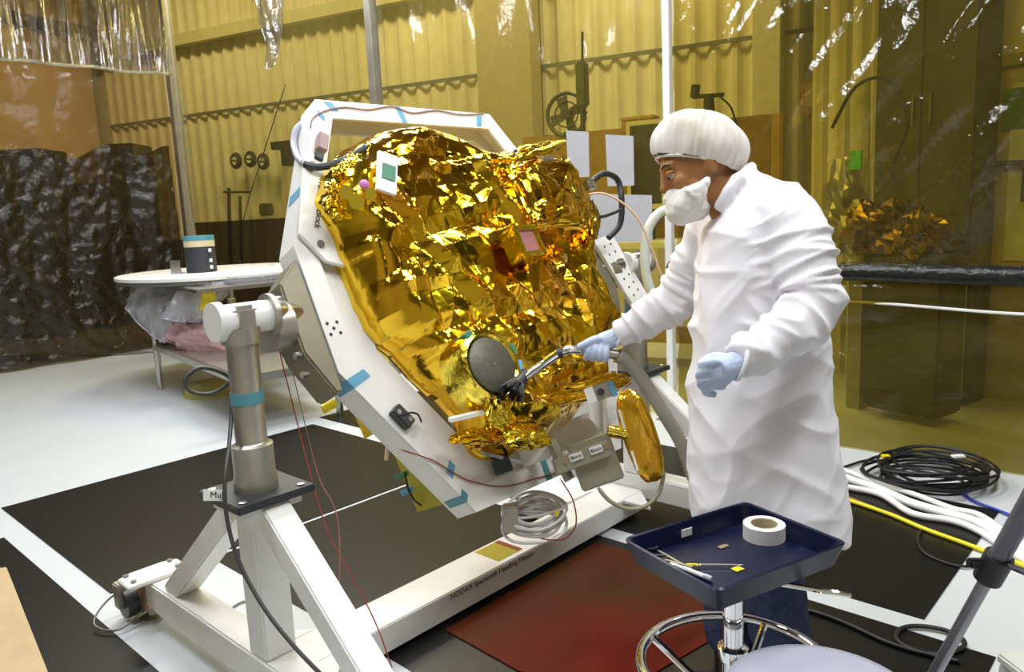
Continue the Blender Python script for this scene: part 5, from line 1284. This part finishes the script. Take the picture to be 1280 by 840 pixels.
# pale deck with clear wrap, under plate to the right
q = px(300, 352, 6.6)
dk = thing('glass_deck', np.array([q[0], q[1], 0]), 'flat steel deck wrapped in clear plastic at the front of the round table', 'deck')
MB().box(q-ez*.02, (.95, .75, .03), (ux, uy, ez)).build('deck_plate', M_steel, dk, bevel=.004)
MB().box(q+ez*.03+cr*.15, (.55, .5, .07), (ux, uy, ez)).build('wrapped_tray', F_bag, dk, bevel=.02, smooth=True)
for a_, b_ in ((.4, -.3), (.4, .3), (-.4, .3)): MB().cyl(q+ux*a_+uy*b_-ez*.03, np.array([*(q+ux*a_+uy*b_)[:2], SZ_+.01]), .02, n=12).build('deck_leg', M_alu, dk)
# pink bag on the lower shelf
pk = thing('pink_bag', px(268, 440, 6.6), 'crumpled pink antistatic bag on the lower shelf of the round table', 'bag')
blob('bag_body', px(272, 421, 6.75), (.36, .26, .19), M_pink, pk, 12, .16, 30, 18)
blob('bag_fold', px(228, 414, 6.85), (.15, .14, .13), M_pink, pk, 14, .2, 20, 12)
yl = thing('caution_tag', px(261, 377, 6.3), 'yellow caution tag hanging on the clear bag under the round table', 'tag')
tagp = MB().box(px(260, 376, 6.3), (.11, .006, .17), (cr*.99-cu*.1, cw, cu*.99+cr*.1)).build('tag_card', M_yellow, yl)
text('CAUTION', .024, px(259.0, 366.5, 6.29), cr*.99-cu*.1, cu*.99+cr*.1, mat('red_ink', (.6, .08, .02), .5), tagp)
# clear bags hanging from the rim
def bag(name, pts_top, pts_bot, d, label, dd=.12):
    t = thing(name, px(sum(p[0] for p in pts_bot)/len(pts_bot), max(p[1] for p in pts_bot), d), label, 'bag', 'clear bags hanging under the round table')
    n = 24; G = []
    tp_ = np.array(pts_top, float); bp_ = np.array(pts_bot, float)
    for i in range(n+1):
        u_ = i/n; row = []
        T = [np.interp(u_, np.linspace(0, 1, len(tp_)), tp_[:, c_]) for c_ in (0, 1)]; B = [np.interp(u_, np.linspace(0, 1, len(bp_)), bp_[:, c_]) for c_ in (0, 1)]
        for j in range(17):
            w_ = j/16; x = T[0]*(1-w_)+B[0]*w_; y = T[1]*(1-w_)+B[1]*w_
            row.append(px(x+4*mnoise.noise(Vector((u_*5, w_*4, d))), y, d-dd*math.sin(math.pi*u_)*math.sin(math.pi*min(1, w_*1.1))+.06*mnoise.noise(Vector((u_*9, w_*3, 2*d)))))
        G.append(row)
    MB().grid(G).build('front_film', F_bag, t, smooth=True, ang=180)
    MB().grid([[p+cw*.10 for p in r] for r in G]).build('back_film', F_bag, t, smooth=True, ang=180)
    MB().tube([r[-1] for r in G], .006, 6, 1).build('seal_edge', M_seat, t, smooth=True)
bag('clear_bag', [(168, 350), (200, 352), (232, 350)], [(155, 385), (178, 410), (205, 428), (225, 400)], 6.75, 'clear plastic bag hanging from the left rim of the round table')
bag('clear_bag', [(228, 352), (262, 350), (292, 350)], [(200, 398), (225, 402), (248, 402), (262, 388)], 6.45, 'clear plastic bag holding the yellow caution tag')
cable('floor_wire', floorpts(((75, 443), (110, 446), (150, 444), (192, 441)), .012), .012, M_grey, 'thin grey wire on the floor left of the round table', 'wire')
MB().add([tuple(np.append(onz(x, y)[:2], .004)) for x, y in ((-30, 462), (-30, 449), (60, 444), (62, 449))]+[tuple(np.append(onz(x, y)[:2], .02)) for x, y in ((-30, 462), (-30, 449), (60, 444), (62, 449))], [(3, 2, 1, 0), (4, 5, 6, 7), (0, 1, 5, 4), (1, 2, 6, 5), (2, 3, 7, 6), (3, 0, 4, 7)]).build('floor_strip', M_blueplastic, label='blue plastic strip on the floor at the left edge', cat='plastic strip')
# yellow cup-like base under the cable loop
q = onz(262, 492); yb = thing('yellow_dish', q, 'pale yellow rubber base on the floor beyond the looping cable', 'dish')
MB().lathe([(.17, 0), (.20, .02), (.20, .06), (.15, .10), (.08, .12), (.01, .125)], q, n=32).build('dome', mat('pale_yellow', (.50, .47, .14), .5), yb, smooth=True, ang=50)
MB().lathe([(.22, 0), (.22, .012), (.19, .02)], q, n=32).build('flange', mat('pale_yellow', (.50, .47, .14), .5), yb, smooth=True)
